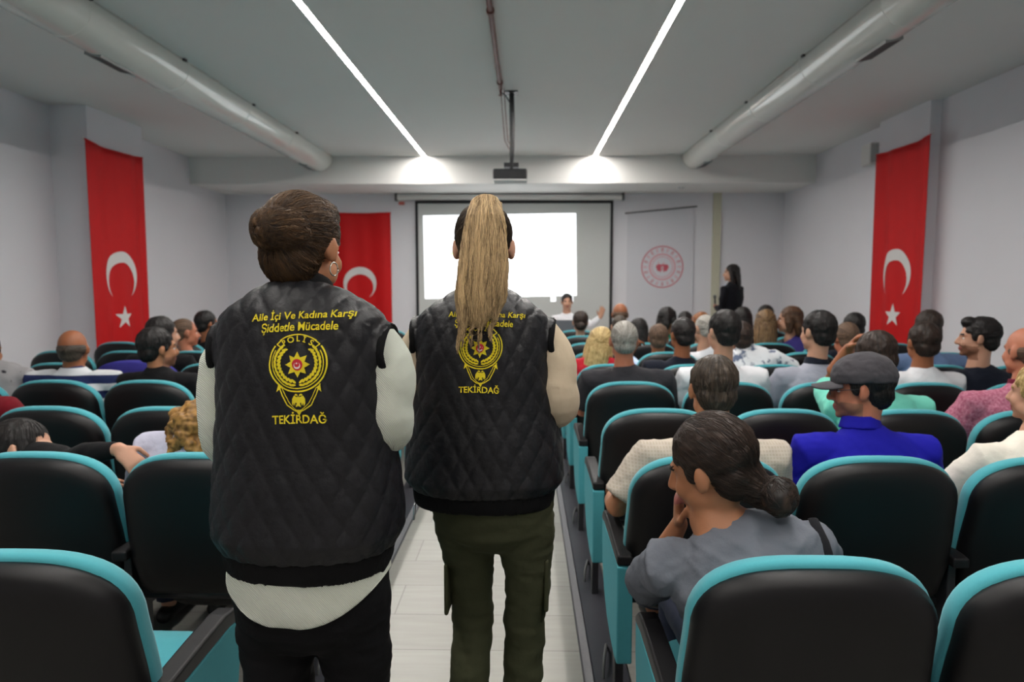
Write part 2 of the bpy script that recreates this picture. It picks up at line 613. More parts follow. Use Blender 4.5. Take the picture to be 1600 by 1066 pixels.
def screen_mat():
    m = bpy.data.materials.new('projected_light')
    m.use_nodes = True
    nt = m.node_tree
    b_ = nt.nodes['Principled BSDF']
    b_.inputs['Base Color'].default_value = (0.7, 0.7, 0.7, 1)
    b_.inputs['Emission Color'].default_value = (0.93, 0.97, 1.0, 1)
    b_.inputs['Emission Strength'].default_value = SCREEN_POWER
    return m


M['proj'] = screen_mat()
M['projgreen'] = emis('projected_green', (0.45, 0.9, 0.3), 0.9)
M['projcyan'] = emis('projected_pale_blue', (0.6, 0.85, 0.95), 1.0)
q = [at(x, y, YW - 0.07) for x, y in ((661, 337), (900, 333), (901, 462), (664, 467))]
loc = V((-0.2, YW, 0))
q = [p - loc for p in q]
g = G()
rings = []
nx = 12
top = [q[0].lerp(q[1], i / nx) for i in range(nx + 1)]
bot = [q[3].lerp(q[2], i / nx) for i in range(nx + 1)]
vs = [V((p.x, -0.0635, p.z)) for p in top + bot]
vs2 = [V((p.x, -0.0622, p.z)) for p in top + bot]
fs = [(i, i + nx + 1, i + nx + 2, i + 1) for i in range(nx)]
g.add(vs, fs)
g.add(vs2, [f[::-1] for f in fs])
pim = tag(build('projected_image', g, M['proj'], sc), 'bright white projected picture')
g = G()
x0, z0 = q[0].x, q[0].z
g.box((x0 + 0.42, -0.065, z0 - 0.63), (x0 + 0.54, -0.0638, z0 - 0.57))
build('green_mark', g, M['projgreen'], sc)
g = G().box((x0 + 0.03, -0.065, z0 - 0.1), (x0 + 0.12, -0.0638, z0 - 0.07))
build('window_title', g, M['projcyan'], sc)
for xx in (2.08, 2.36):
    build('taskbar_icon', G().box((x0 + xx - 0.04, -0.065, 1.20), (x0 + xx + 0.04, -0.0638, 1.275)), M['proj'], sc)


# flags ---------------------------------------------------------------------
def disk_poly(n, fn):
    return [fn(2 * math.pi * i / n) for i in range(n)]


def tri_grid(tri, k):
    """subdivide a 2-d triangle into k*k"""
    a, b_, c = [V((*p, 0)) for p in tri]
    pts, idx = [], {}
    for i in range(k + 1):
        for j in range(k + 1 - i):
            idx[(i, j)] = len(pts)
            pts.append(a + (b_ - a) * (i / k) + (c - a) * (j / k))
    fs = []
    for i in range(k):
        for j in range(k - i):
            fs.append((idx[(i, j)], idx[(i + 1, j)], idx[(i, j + 1)]))
            if i + j < k - 1:
                fs.append((idx[(i + 1, j)], idx[(i + 1, j + 1)], idx[(i, j + 1)]))
    return pts, fs


def crescent_2d(R1, R2, off, n=40, down=True):
    """strip between outer circle R1 at 0 and inner circle R2 shifted off towards the opening"""
    ya = (R1 * R1 - R2 * R2 + off * off) / (2 * off)
    a1 = math.acos(max(-1, min(1, ya / R1)))
    a2 = math.acos(max(-1, min(1, (ya - off) / R2)))
    pts, fs = [], []
    for i in range(n + 1):
        t = i / n
        p1 = a1 + (2 * math.pi - 2 * a1) * t
        p2 = a2 + (2 * math.pi - 2 * a2) * t
        o1 = V((R1 * math.sin(p1), R1 * math.cos(p1), 0))
        o2 = V((R2 * math.sin(p2), off + R2 * math.cos(p2), 0))
        if down:
            o1.y, o2.y = -o1.y, -o2.y
        for k in range(4):
            pts.append(o1.lerp(o2, k / 3))
    for i in range(n):
        for k in range(3):
            a = i * 4 + k
            fs.append((a, a + 1, a + 5, a + 4))
    return pts, fs


def star_2d(r, k=5, inner=0.382, rot=0.0, sub=3):
    pts, fs = [], []
    for i in range(k):
        a = rot + 2 * math.pi * i / k
        tip = (r * math.sin(a), r * math.cos(a))
        for s in (-1, 1):
            b_ = a + s * math.pi / k
            inn = (r * inner * math.sin(b_), r * inner * math.cos(b_))
            p, f = tri_grid(((0, 0), tip, inn) if s > 0 else ((0, 0), inn, tip), sub)
            kk = len(pts)
            pts += p
            fs += [tuple(q_ + kk for q_ in t_) for t_ in f]
    return pts, fs


def flag(label, loc, rz, W_, ztop, zbot, cres_z, star_z, k=1.0, sag=0.03, seed=0):
    t = thing('flag', label, 'flag', loc, rz, 'red hanging flags')

    def fold(u, z):
        return 0.016 * math.sin(u * 9.5 + seed) + 0.009 * math.sin(u * 21 + 1.3 * seed + z * 0.7) * (0.6 + 0.2 * (ztop - z)) + 0.01

    def top(u):
        return ztop - sag * (1 - (2 * u / W_) ** 2)
    nu, nz = 44, 50
    g = G()
    for sgn in (0, 1):
        vs = []
        for j in range(nz + 1):
            for i in range(nu + 1):
                u = -W_ / 2 + W_ * i / nu
                z = top(u) + (zbot - top(u)) * j / nz
                vs.append(V((u, -fold(u, z) - 0.012 + sgn * 0.003, z)))
        fs = []
        for j in range(nz):
            for i in range(nu):
                a = j * (nu + 1) + i
                f = (a, a + nu + 1, a + nu + 2, a + 1)
                fs.append(f if sgn == 0 else f[::-1])
        g.add(vs, fs)
    n1 = (nu + 1) * (nz + 1)
    edge = [i for i in range(nu + 1)] + [(j * (nu + 1) + nu) for j in range(1, nz + 1)] + [nz * (nu + 1) + i for i in range(nu - 1, -1, -1)] + [j * (nu + 1) for j in range(nz - 1, 0, -1)]
    for i in range(len(edge)):
        a, b_ = edge[i], edge[(i + 1) % len(edge)]
        g.f.append((a, b_, b_ + n1, a + n1))
        g.m.append(0)
    build('flag_cloth', g, M['flag'], t, smooth=True)

    def put(pts, cz):
        return [V((p.x, -fold(p.x, cz + p.y) - 0.0145, cz + p.y)) for p in pts]
    p, f = crescent_2d(0.265 * k, 0.212 * k, 0.066 * k)
    build('crescent', G().add(put(p, cres_z), f), M['flagw'], t, smooth=True)
    p, f = star_2d(0.132 * k)
    build('star', G().add(put(p, star_z), f), M['flagw'], t, smooth=True)
    build('top_hem', G().tube([(-W_ / 2 + W_ * i / 12, -fold(-W_ / 2 + W_ * i / 12, ztop) - 0.01, top(-W_ / 2 + W_ * i / 12)) for i in range(13)], [0.009] * 13, 8, ref=(0, 1, 0)), M['flag'], t, smooth=True)
    for s in (-1, 1):
        build('wall_hook', G().ell((s * W_ / 2, -0.012, ztop + 0.01), (0.012, 0.012, 0.012)), M['flagw'], t)
    return t


flag('red flag with white crescent and star on the left wall pillar', (-4.44, 7.41, 0), R(90), 1.06, 2.94, 0.66, 1.58, 1.125, seed=0.4)
flag('red flag with white crescent and star on the right wall pillar', (3.965, 7.41, 0), R(-90), 1.06, 2.945, 0.6, 1.60, 1.155, seed=2.2, sag=0.025)
flag('red flag with white crescent on the front wall beside the screen', (-2.68, YW - 0.01, 0), 0, 1.02, 2.615, 0.45, 1.49, 1.05, sag=0.01, seed=4.0)

# banner with round emblem
bn = thing('hanging_banner', 'white hanging banner with round pink emblem on the front wall', 'banner', (2.14, YW, 0))
TB = Matrix.Rotation(R(0), 4, 'Y')
g = G()
vs = []
prof = [(-0.53, 2.60), (0.53, 2.70)]
g.add([V((-0.53, -0.03, 0.55)), V((0.53, -0.03, 0.55)), V((0.53, -0.03, 2.70)), V((-0.53, -0.03, 2.60)),
       V((-0.53, -0.025, 0.55)), V((0.53, -0.025, 0.55)), V((0.53, -0.025, 2.70)), V((-0.53, -0.025, 2.60))],
      [(0, 1, 2, 3), (7, 6, 5, 4), (0, 4, 5, 1), (1, 5, 6, 2), (2, 6, 7, 3), (3, 7, 4, 0)])
M['banner'] = mat('banner_white', (208, 208, 214), 0.7, 0.01)
M['emblem'] = mat('emblem_pink_red', (196, 92, 106), 0.7)
M['emblem2'] = mat('emblem_pale_pink', (214, 158, 168), 0.7)
build('banner_cloth', g, M['banner'], bn)
build('banner_rod', G().tube([(-0.56, -0.03, 2.60), (0.56, -0.03, 2.705)], [0.012, 0.012], 8, ref=(0, 1, 0)), M['vent'], bn, smooth=True)


def ring2(g, cx, cz, r0, r1, y, n=64, mi=0, a0=0.0, a1=2 * math.pi):
    vs, fs = [], []
    for i in range(n + 1):
        a = a0 + (a1 - a0) * i / n
        for r_ in (r0, r1):
            vs.append(V((cx + r_ * math.sin(a), y, cz + r_ * math.cos(a))))
    for i in range(n):
        fs.append((2 * i, 2 * i + 1, 2 * i + 3, 2 * i + 2))
    g.add(vs, fs, mi)


g = G()
EX, EZ = 0.035, 1.752
ring2(g, EX, EZ, 0.318, 0.335, -0.032)
ring2(g, EX, EZ, 0.19, 0.215, -0.032, mi=1)
ring2(g, EX, EZ, 0.155, 0.165, -0.032, mi=1)
for i in range(20):
    a = 2 * math.pi * i / 20
    T = Matrix.Translation((EX + 0.268 * math.sin(a), -0.032, EZ + 0.268 * math.cos(a))) @ Matrix.Rotation(a, 4, 'Y')
    for (u0, w0, u1, w1) in ((-0.018, -0.03, -0.008, 0.03), (-0.008, 0.02, 0.018, 0.03), (0.004, -0.03, 0.012, 0.02)):
        g.add([T @ V((u0, 0, w0)), T @ V((u1, 0, w0)), T @ V((u1, 0, w1)), T @ V((u0, 0, w1))], [(0, 1, 2, 3)], 1 if i % 2 else 0)
for i in range(24):
    a = 2 * math.pi * i / 24
    T = Matrix.Translation((EX + 0.178 * math.sin(a), -0.0322, EZ + 0.178 * math.cos(a)))
    p, f = star_2d(0.011, sub=1)
    g.add([T @ V((q_.x, 0, q_.y)) for q_ in p], f, 1)
p, f = crescent_2d(0.05, 0.04, 0.016, down=False)
g.add([V((EX - 0.02 + q_.x, -0.032, EZ + 0.065 + q_.y)) for q_ in p], f, 1)
for s in (-1, 1):
    for (cx, cz, rx, rz_) in ((0.05, 0.02, 0.045, 0.022), (0.06, -0.025, 0.026, 0.045), (0.03, -0.035, 0.014, 0.05), (0.085, 0.0, 0.016, 0.03)):
        n = 18
        vs = [V((EX + s * cx + rx * math.cos(2 * math.pi * i / n), -0.0323 - 0.0002 * cx, EZ + cz + rz_ * math.sin(2 * math.pi * i / n))) for i in range(n)]
        g.add(vs, [tuple(range(n))], 0)
g.box((EX - 0.006, -0.0335, EZ - 0.06), (EX + 0.006, -0.0315, EZ + 0.05))
build('round_emblem', g, [M['emblem'], M['emblem2']], bn)

# wall pipe / cable trunking and alarm
tag(build('cable_trunking', G().box((2.965, YW - 0.05, 0), (3.085, YW, Z_SOFFIT)), mat('trunking_cream', (196, 194, 172), 0.6)), 'cream vertical trunking on the front wall right of the banner', 'trunking')
al = thing('alarm_beacon', 'small white and red alarm beacon high beside the projection screen', 'alarm', (-1.99, YW, 2.79))
build('beacon_base', G().box((-0.05, -0.04, 0.0), (0.05, 0, 0.09)), M['flagw'], al, bevel=0.008)
build('beacon_lens', G().box((-0.045, -0.05, -0.05), (0.045, 0, 0.0)), mat('beacon_red', (205, 110, 100), 0.4), al, bevel=0.01)
sp = thing('wall_speaker', 'small white loudspeaker high on the right wall above the flag', 'speaker', (X_R, 8.05, 2.98))
build('speaker_body', G().box((-0.16, 0.0, -0.12), (-0.02, 0.22, 0.13)), M['ceiling'], sp, bevel=0.02)
build('speaker_grille', G().box((-0.15, -0.004, -0.1), (-0.03, 0.004, 0.11)), M['screenfab'], sp)
build('bracket', G().box((-0.03, 0.08, -0.03), (0, 0.14, 0.03)), M['vent'], sp)
sd = tag(build('smoke_detector', G().tube([(2.3, 10.35, Z_SOFFIT), (2.3, 10.35, Z_SOFFIT - 0.03)], [0.05, 0.04], 18, round_ends=False), M['flagw']), 'small round detector on the low ceiling above the banner', 'smoke detector')

# ------------------------------------------------------------------ chairs
ROW0, DROW = 1.34, 0.84
COLR = [0.61 + 0.563 * k for k in range(6)]
COLL = [-1.11 - 0.556 * k for k in range(7)]


def back_outline(grow=0.0, zt=0.943, zb=0.42, n=12):
    pts = []
    hw = 0.258 + grow
    pts += [(-0.21 - grow, zb), (-0.245 - grow, zb + 0.03), (-0.266 - grow, 0.56), (-hw - 0.006, 0.66), (-hw, 0.76)]
    zc = 0.77
    for i in range(1, 2 * n):
        a = math.pi - math.pi * i / (2 * n)
        ca, sa = math.cos(a), math.sin(a)
        x = math.copysign(abs(ca) ** (2 / 2.9), ca) * hw
        z = zc + (zt + grow - zc) * abs(sa) ** (2 / 2.5)
        pts.append((x, z))
    pts += [(hw, 0.76), (hw + 0.006, 0.66), (0.266 + grow, 0.56), (0.245 + grow, zb + 0.03), (0.21 + grow, zb)]
    return pts


def lean_y(x, z, h):
    return h + (0.943 - z) * 0.2 - 0.02 * (x / 0.26) ** 2 * -1.0


def make_chair(end, side, inner=True):
    """side +1: the shared arm is on the +x side; end: aisle end piece on the other side"""
    t = thing('auditorium_chair', 'x', 'chair')
    fn = lambda a, b_, h: V((a, lean_y(a, b_, h), b_))
    g = G().slab(back_outline(0, 0.932), [(0.985, 0.036), (1.0, 0.028), (0.998, 0.016), (0.985, 0.002), (0.955, -0.011), (0.90, -0.021), (0.8, -0.029), (0.6, -0.035), (0.3, -0.038), (0.05, -0.039)], fn)
    build('back_shell', g, M['shell'], t, smooth=True)
    g = G().slab(back_outline(0.004), [(0.96, 0.026), (0.993, 0.034), (1.0, 0.046), (0.996, 0.066), (0.975, 0.080), (0.93, 0.088), (0.7, 0.098), (0.05, 0.102)], fn)
    build('back_cushion', g, M['turq'], t, smooth=True)
    # seat
    ol = []
    for i in range(32):
        a = 2 * math.pi * i / 32
        ol.append((math.copysign(abs(math.cos(a)) ** 0.5, math.cos(a)) * 0.24, 0.40 + math.copysign(abs(math.sin(a)) ** 0.5, math.sin(a)) * 0.225))
    fs_ = lambda a, b_, h: V((a, b_, h + 0.02 * (b_ - 0.4)))
    build('seat_cushion', G().slab(ol, [(0.97, 0.392), (1, 0.402), (1, 0.445), (0.985, 0.46), (0.94, 0.468), (0.6, 0.474), (0.05, 0.475)], fs_), M['turq'], t, smooth=True)
    build('seat_pan', G().slab(ol, [(0.5, 0.335), (0.9, 0.345), (1.0, 0.37), (1.02, 0.392), (1.0, 0.401), (0.5, 0.401)], fs_), M['shell'], t, smooth=True)

    def arm(x):
        w_ = 0.027
        pr = [(0.05, 0.60), (0.10, 0.606), (0.30, 0.618), (0.42, 0.622), (0.475, 0.614), (0.51, 0.59), (0.515, 0.57), (0.50, 0.566), (0.44, 0.575), (0.30, 0.572), (0.05, 0.565)]
        gg = G().rings([[V((x + sx * w_ * k_, p_[0], p_[1])) for p_ in pr] for sx, k_ in ((-1, 1), (1, 1))])
        build('armrest', gg, M['arm'], t, bevel=0.008)

    def leg(x):
        gg = G().box((x - 0.016, 0.16, 0.0), (x + 0.016, 0.22, 0.50))
        gg.box((x - 0.014, 0.10, 0.34), (x + 0.014, 0.46, 0.575))
        gg.box((x - 0.03, 0.08, 0.0), (x + 0.03, 0.32, 0.012))
        build('leg', gg, M['metal_dark'], t, bevel=0.004)
    xs = side * 0.28
    arm(xs)
    leg(xs)
    # hinges that carry seat and back
    build('hinge', G().tube([(-0.27, 0.17, 0.40), (0.27, 0.17, 0.40)], [0.018, 0.018], 10, ref=(0, 1, 0), round_ends=False), M['metal_dark'], t, smooth=True)
    if end:
        xe = -side * 0.275
        arm(xe)
        leg(xe)
        pr = [(0.045, 0.222), (0.10, 0.215), (0.20, 0.222), (0.32, 0.25), (0.42, 0.31), (0.485, 0.40), (0.505, 0.49), (0.507, 0.578), (0.045, 0.562)]
        xo = xe - side * 0.0
        gg = G().rings([[V((xo + sx * 0.0265, p_[0], p_[1])) for p_ in pr] for sx in (-1, 1)])
        build('end_panel', gg, M['turqp'], t, bevel=0.006)
    return t


protos = {}
for s in (1, -1):
    for e in (0, 1):
        protos[(s, e)] = make_chair(e, s)
used = set()
ORD = ['first', 'second', 'third', 'fourth', 'fifth', 'sixth', 'seventh', 'eighth', 'ninth']
CHAIR_NOTE = {
    (1, 0, 0): 'chair behind the woman in a faded grey t-shirt, beside the aisle',
    (1, 0, 1): 'chair in front of the aisle woman with black bag strap, cut by the frame edge',
    (1, 1, 0): 'chair whose back leans against the man in the beige checked shirt',
    (1, 1, 1): 'chair holding the man in a royal blue polo and cap',
    (-1, 0, 0): 'large nearest chair with armrest and turquoise side panel, lower left corner',
}


def place_chair(s, row, colk):
    xs = COLR if s > 0 else COLL
    e = 1 if colk == 0 else 0
    key = (s, e)
    if key in used:
        c = copy_tree(protos[key])
    else:
        c = protos[key]
        used.add(key)
    c.location = (xs[colk], ROW0 + DROW * row, 0)
    side = 'right' if s > 0 else 'left'
    if row == 0 and colk == 0 and s > 0:
        lab = 'nearest aisle-end chair of the right block, behind the woman in faded grey t-shirt'
    elif row == 0 and colk == 0:
        lab = 'nearest aisle-end chair of the left block, with its turquoise side panel showing'
    else:
        lab = 'black and turquoise chair, %s from the aisle, %s row from the back, %s block' % (ORD[colk], ORD[row], side)
    c['label'] = lab
    c['category'] = 'chair'
    c['group'] = 'black and turquoise auditorium chairs'
    return c


NROWS = 9
for row in range(NROWS):
    for k in range(6):
        if row == 0 and k > 2:
            continue
        place_chair(1, row, k)
    for k in range(6):
        if row == 0 and k > 1:
            continue
        if row == 1 and k > 3:
            continue
        place_chair(-1, row, k)

# floor rails along the aisle
for s, x0, x1, lab in ((1, 0.222, 0.395, 'dark grey floor rail along the right side of the aisle'),
                       (-1, -0.72, -0.90, 'dark grey floor rail along the left side of the aisle')):
    t = thing('floor_rail', lab, 'rail', (0, 0, 0), 0, 'aisle floor rails')
    ya, yb = 0.9, 8.9
    # extruded section: sloped aisle edge with a lip
    d = 1 if s > 0 else -1
    pr = [(x0, 0.0), (x0 + d * 0.006, 0.010), (x0 + d * 0.035, 0.022), (x0 + d * 0.042, 0.018), (x0 + d * 0.05, 0.018), (x1, 0.018), (x1, 0.0)]
    g = G().rings([[V((p_[0], yy, p_[1])) for p_ in pr] for yy in (ya, yb)])
    build('rail_profile', g, M['rail'], t)
    for r_ in range(NROWS):
        yy = ROW0 + DROW * r_ + 0.28
        xm = x0 + d * 0.075
        g = G().tube([(xm, yy + 0.02, 0.018), (xm, yy + 0.03, 0.05), (xm + d * 0.012, yy + 0.10, 0.056), (xm + d * 0.03, yy + 0.20, 0.052), (xm + d * 0.04, yy + 0.23, 0.018)], [0.006] * 5, 8)
        build('pull_handle', g, M['vent'], t, smooth=True)


#PEOPLE_BELOW
# ------------------------------------------------------------------ people
SHOE = M['shoe']


def hand(g, wrist, fwd, palm_n, side, curl=0.5, k=1.0, spread=0.12, T=None):
    """wrist point, direction of the hand, palm normal (towards the palm side), side=+1 thumb on the u side"""
    f = V(fwd).normalized()
    n = V(palm_n)
    n = (n - f * n.dot(f)).normalized()
    u = n.cross(f).normalized() * side
    W = V(wrist)
    g.tube([W - f * 0.01 * k, W + f * 0.03 * k, W + f * 0.085 * k], [(0.026 * k, 0.019 * k), (0.036 * k, 0.017 * k), (0.039 * k, 0.013 * k)], 12, ref=u, T=T)
    for i, (off, ln) in enumerate(((0.030, 0.072), (0.010, 0.082), (-0.010, 0.076), (-0.029, 0.060))):
        b0 = W + f * (0.083 - 0.004 * abs(i - 1)) * k + u * off * k
        d = (f + u * (spread * (off / 0.03))).normalized()
        pts = [b0]
        for j, seg in enumerate((0.42, 0.32, 0.26)):
            ang = curl * (0.55, 0.75, 0.6)[j] * (1 + 0.06 * i)
            ax = d.cross(n).normalized()
            d = Matrix.Rotation(ang, 3, ax) @ d
            if d.dot(n) < 0 and curl > 0 and j == 0:
                pass
            pts.append(pts[-1] + d * ln * seg * k)
        g.tube(pts, [0.0092 * k, 0.0088 * k, 0.008 * k, 0.0068 * k], 8, ref=u, T=T)
    d = (f * 0.55 + u * 0.75 + n * 0.25).normalized()
    b0 = W + f * 0.022 * k + u * 0.026 * k
    d2 = (f * 0.9 + u * 0.2 + n * 0.35).normalized()
    g.tube([b0, b0 + d * 0.035 * k, b0 + d * 0.035 * k + d2 * 0.03 * k, b0 + d * 0.035 * k + d2 * 0.05 * k], [0.014 * k, 0.0115 * k, 0.0095 * k, 0.0075 * k], 8, ref=u, T=T)


def head_matrix(c, yaw=0, pitch=0, roll=0, k=1.0):
    return Matrix.Translation(V(c)) @ Euler((R(pitch), R(roll), R(yaw)), 'ZXY' if False else 'XYZ').to_matrix().to_4x4() @ Matrix.Scale(k, 4)


def head_prims(g, T, fem=False, full=True):
    g.ell((0, -0.012, 0.024), (0.074, 0.094, 0.088), T, 20, 12)
    g.ell((0, 0.032, -0.03), (0.057 if fem else 0.060, 0.056, 0.082), T, 18, 12)
    g.ell((0, 0.034, -0.078), (0.038 if fem else 0.047, 0.046, 0.034), T)
    g.ell((0, 0.074, -0.098), (0.017, 0.015, 0.014), T)
    g.ell((0, 0.072, 0.016), (0.048, 0.020, 0.014), T)
    for s in (-1, 1):
        g.ell((s * 0.032, 0.064, -0.036), (0.022, 0.020, 0.026), T)
        g.ell((s * 0.045, 0.02, -0.06), (0.018, 0.04, 0.03), T)
        Te = T @ Matrix.Translation((s * 0.079, -0.006, -0.012)) @ Matrix.Rotation(s * R(-22), 4, 'Z')
        g.ell((0, 0, 0.004), (0.008, 0.018, 0.030), Te, 12, 8)
        g.ell((s * -0.006, 0.006, -0.012), (0.010, 0.010, 0.016), Te, 10, 6)
    g.tube([(0, 0.086, 0.006), (0, 0.100, -0.018), (0, 0.106, -0.034)], [0.008, 0.010, 0.0125], 10, T=T)
    for s in (-1, 1):
        g.ell((s * 0.011, 0.096, -0.038), (0.009, 0.011, 0.008), T, 10, 6)
    g.ell((0, 0.087, -0.062), (0.021, 0.010, 0.0065), T, 12, 6)
    g.ell((0, 0.085, -0.073), (0.018, 0.011, 0.0075), T, 12, 6)


def hair_prims(g, T, style):
    if style == 'bald':
        g.ell((0, -0.021, 0.002), (0.0775, 0.0945, 0.058), T, 24, 14)
        g.ell((0, -0.050, -0.03), (0.063, 0.052, 0.045), T)
        return
    if style == 'buzz':
        g.ell((0, -0.018, 0.028), (0.0765, 0.094, 0.088), T, 20, 12)
        g.ell((0, -0.048, -0.022), (0.064, 0.054, 0.052), T)
        return
    g.ell((0, -0.021, 0.036), (0.083, 0.098, 0.090), T, 20, 12)
    g.ell((0, -0.052, -0.018), (0.071, 0.058, 0.064), T)
    for s in (-1, 1):
        g.ell((s * 0.066, 0.018, 0.008), (0.011, 0.016, 0.026), T, 10, 6)
    if style == 'quiff':
        g.ell((0, 0.045, 0.088), (0.055, 0.045, 0.032), T)
    if style == 'long':
        for s in (-1, 1):
            g.tube([(s * 0.055, 0.01, 0.06), (s * 0.078, 0.0, -0.02), (s * 0.082, -0.02, -0.12), (s * 0.07, -0.04, -0.22)], [(0.03, 0.03), (0.03, 0.024), (0.034, 0.024), (0.02, 0.015)], 12, ref=(0, 1, 0), T=T)
        g.tube([(0, -0.06, 0.04), (0, -0.085, -0.05), (0, -0.098, -0.16), (0, -0.10, -0.27), (0, -0.098, -0.33)], [(0.08, 0.05), (0.083, 0.045), (0.085, 0.036), (0.07, 0.026), (0.04, 0.014)], 16, T=T)
    if style == 'bob':
        for s in (-1, 1):
            g.tube([(s * 0.055, 0.01, 0.06), (s * 0.08, 0.0, -0.02), (s * 0.08, -0.01, -0.10)], [(0.034, 0.03), (0.036, 0.024), (0.024, 0.016)], 12, ref=(0, 1, 0), T=T)
        g.tube([(0, -0.06, 0.04), (0, -0.08, -0.05), (0, -0.078, -0.12)], [(0.08, 0.05), (0.085, 0.042), (0.06, 0.026)], 16, T=T)
    if style == 'bun':
        g.ell((0, -0.125, -0.03), (0.040, 0.034, 0.036), T)
    if style == 'lowbun':
        g.tube([(0, -0.05, -0.01), (0, -0.10, -0.075)], [0.06, 0.035], 12, T=T)
        g.ell((0, -0.135, -0.085), (0.052, 0.040, 0.043), T)
    if style == 'curly':
        random.seed(3)
        for i in range(70):
            a, z = random.uniform(0, 6.28), random.uniform(-0.2, 0.06)
            r_ = 0.105 if z < 0 else 0.09
            if math.sin(a) > 0.35 and z < 0.06:
                continue
            g.ell((r_ * math.cos(a), -0.03 + r_ * math.sin(a) * 0.85, z), (0.03, 0.03, 0.034), T, 8, 6)
    if style == 'ponytail':
        g.ell((0, -0.11, 0.01), (0.025, 0.03, 0.025), T)
        g.tube([(0, -0.12, 0.01), (0, -0.15, -0.06), (0, -0.14, -0.2)], [0.022, 0.03, 0.014], 12, T=T)


def hair_streak(Ti, style, freq=55.0):
    """flow runs from the forehead over the crown and down"""
    def f(co):
        p = Ti @ co
        if style in ('long', 'bob', 'ponytail') and p.z < -0.02:
            v = noise.noise(V((p.x * freq * 3.2, p.y * freq * 1.2, p.z * 8)))
        elif style == 'curly':
            v = noise.noise(p * 70)
        elif style == 'lowbun' and (p - V((0, -0.135, -0.085))).length < 0.06:
            d = p - V((0, -0.135, -0.085))
            v = math.sin(d.length * 420 + 3 * math.atan2(d.x, d.z))
        else:
            d = p - V((0, -0.05, 0.04))
            a = math.atan2(d.x, d.z + 0.02 if style != 'short' else d.y)
            v = noise.noise(V((a * 14, d.length * 9, p.y * 9 if style != 'short' else p.z * 30)))
            v += 0.5 * noise.noise(V((a * 40, d.length * 20, 1)))
        return min(1, max(0, 0.45 + 0.75 * v))
    return f


def beardfn(T):
    Ti = T.inverted()

    def f(co, beard):
        p = Ti @ co
        if p.length > 0.2:
            return 0
        if abs(p.x) < 0.021 and p.y > 0.082 and -0.081 < p.z < -0.057:
            return 1
        if 0.014 < abs(p.x) < 0.046 and p.y > 0.07 and 0.010 < p.z - 0.1 * (0.03 - abs(abs(p.x) - 0.03)) < 0.020:
            return 2
        if beard and p.z < -0.048 + 0.006 * noise.noise(p * 90) and p.z > -0.13 and p.y > 0.0 and abs(p.x) < 0.07:
            return 3
        return 0
    return f


def add_eyes(root, T):
    for s in (-1, 1):
        e = G().ell((s * 0.029, 0.0715, -0.006), (0.012, 0.0085, 0.006), T, 12, 8)
        eo = build('eye', e, M['eyew'], root, smooth=True)
        build('iris', G().ell((s * 0.029, 0.0785, -0.006), (0.0052, 0.0025, 0.0052), T, 10, 6), M['black_cloth'], eo, smooth=True)


M['stubble'] = mat('skin_stubble', (134, 90, 68), 0.65, 0.15, 120)


def wrinkle(amp, sc=9.0, z=5.0):
    def f(co, n):
        r1_ = 1 - 2 * abs(noise.noise(V((co.x * 7 + z, co.y * 7, co.z * 17 + co.x * 9))))
        r2_ = 1 - 2 * abs(noise.noise(V((co.x * 13 - z, co.y * 13, co.z * 22 - co.x * 14))))
        return amp * (0.55 * max(0, r1_) ** 3 + 0.4 * max(0, r2_) ** 3) + amp * noise.noise(V((co.x * sc, co.y * sc, co.z * sc * 1.6 + z))) + amp * 0.55 * noise.noise(V((co.x * sc * 2.4, co.y * sc * 2.4 + z, co.z * sc * 3)))
    return f


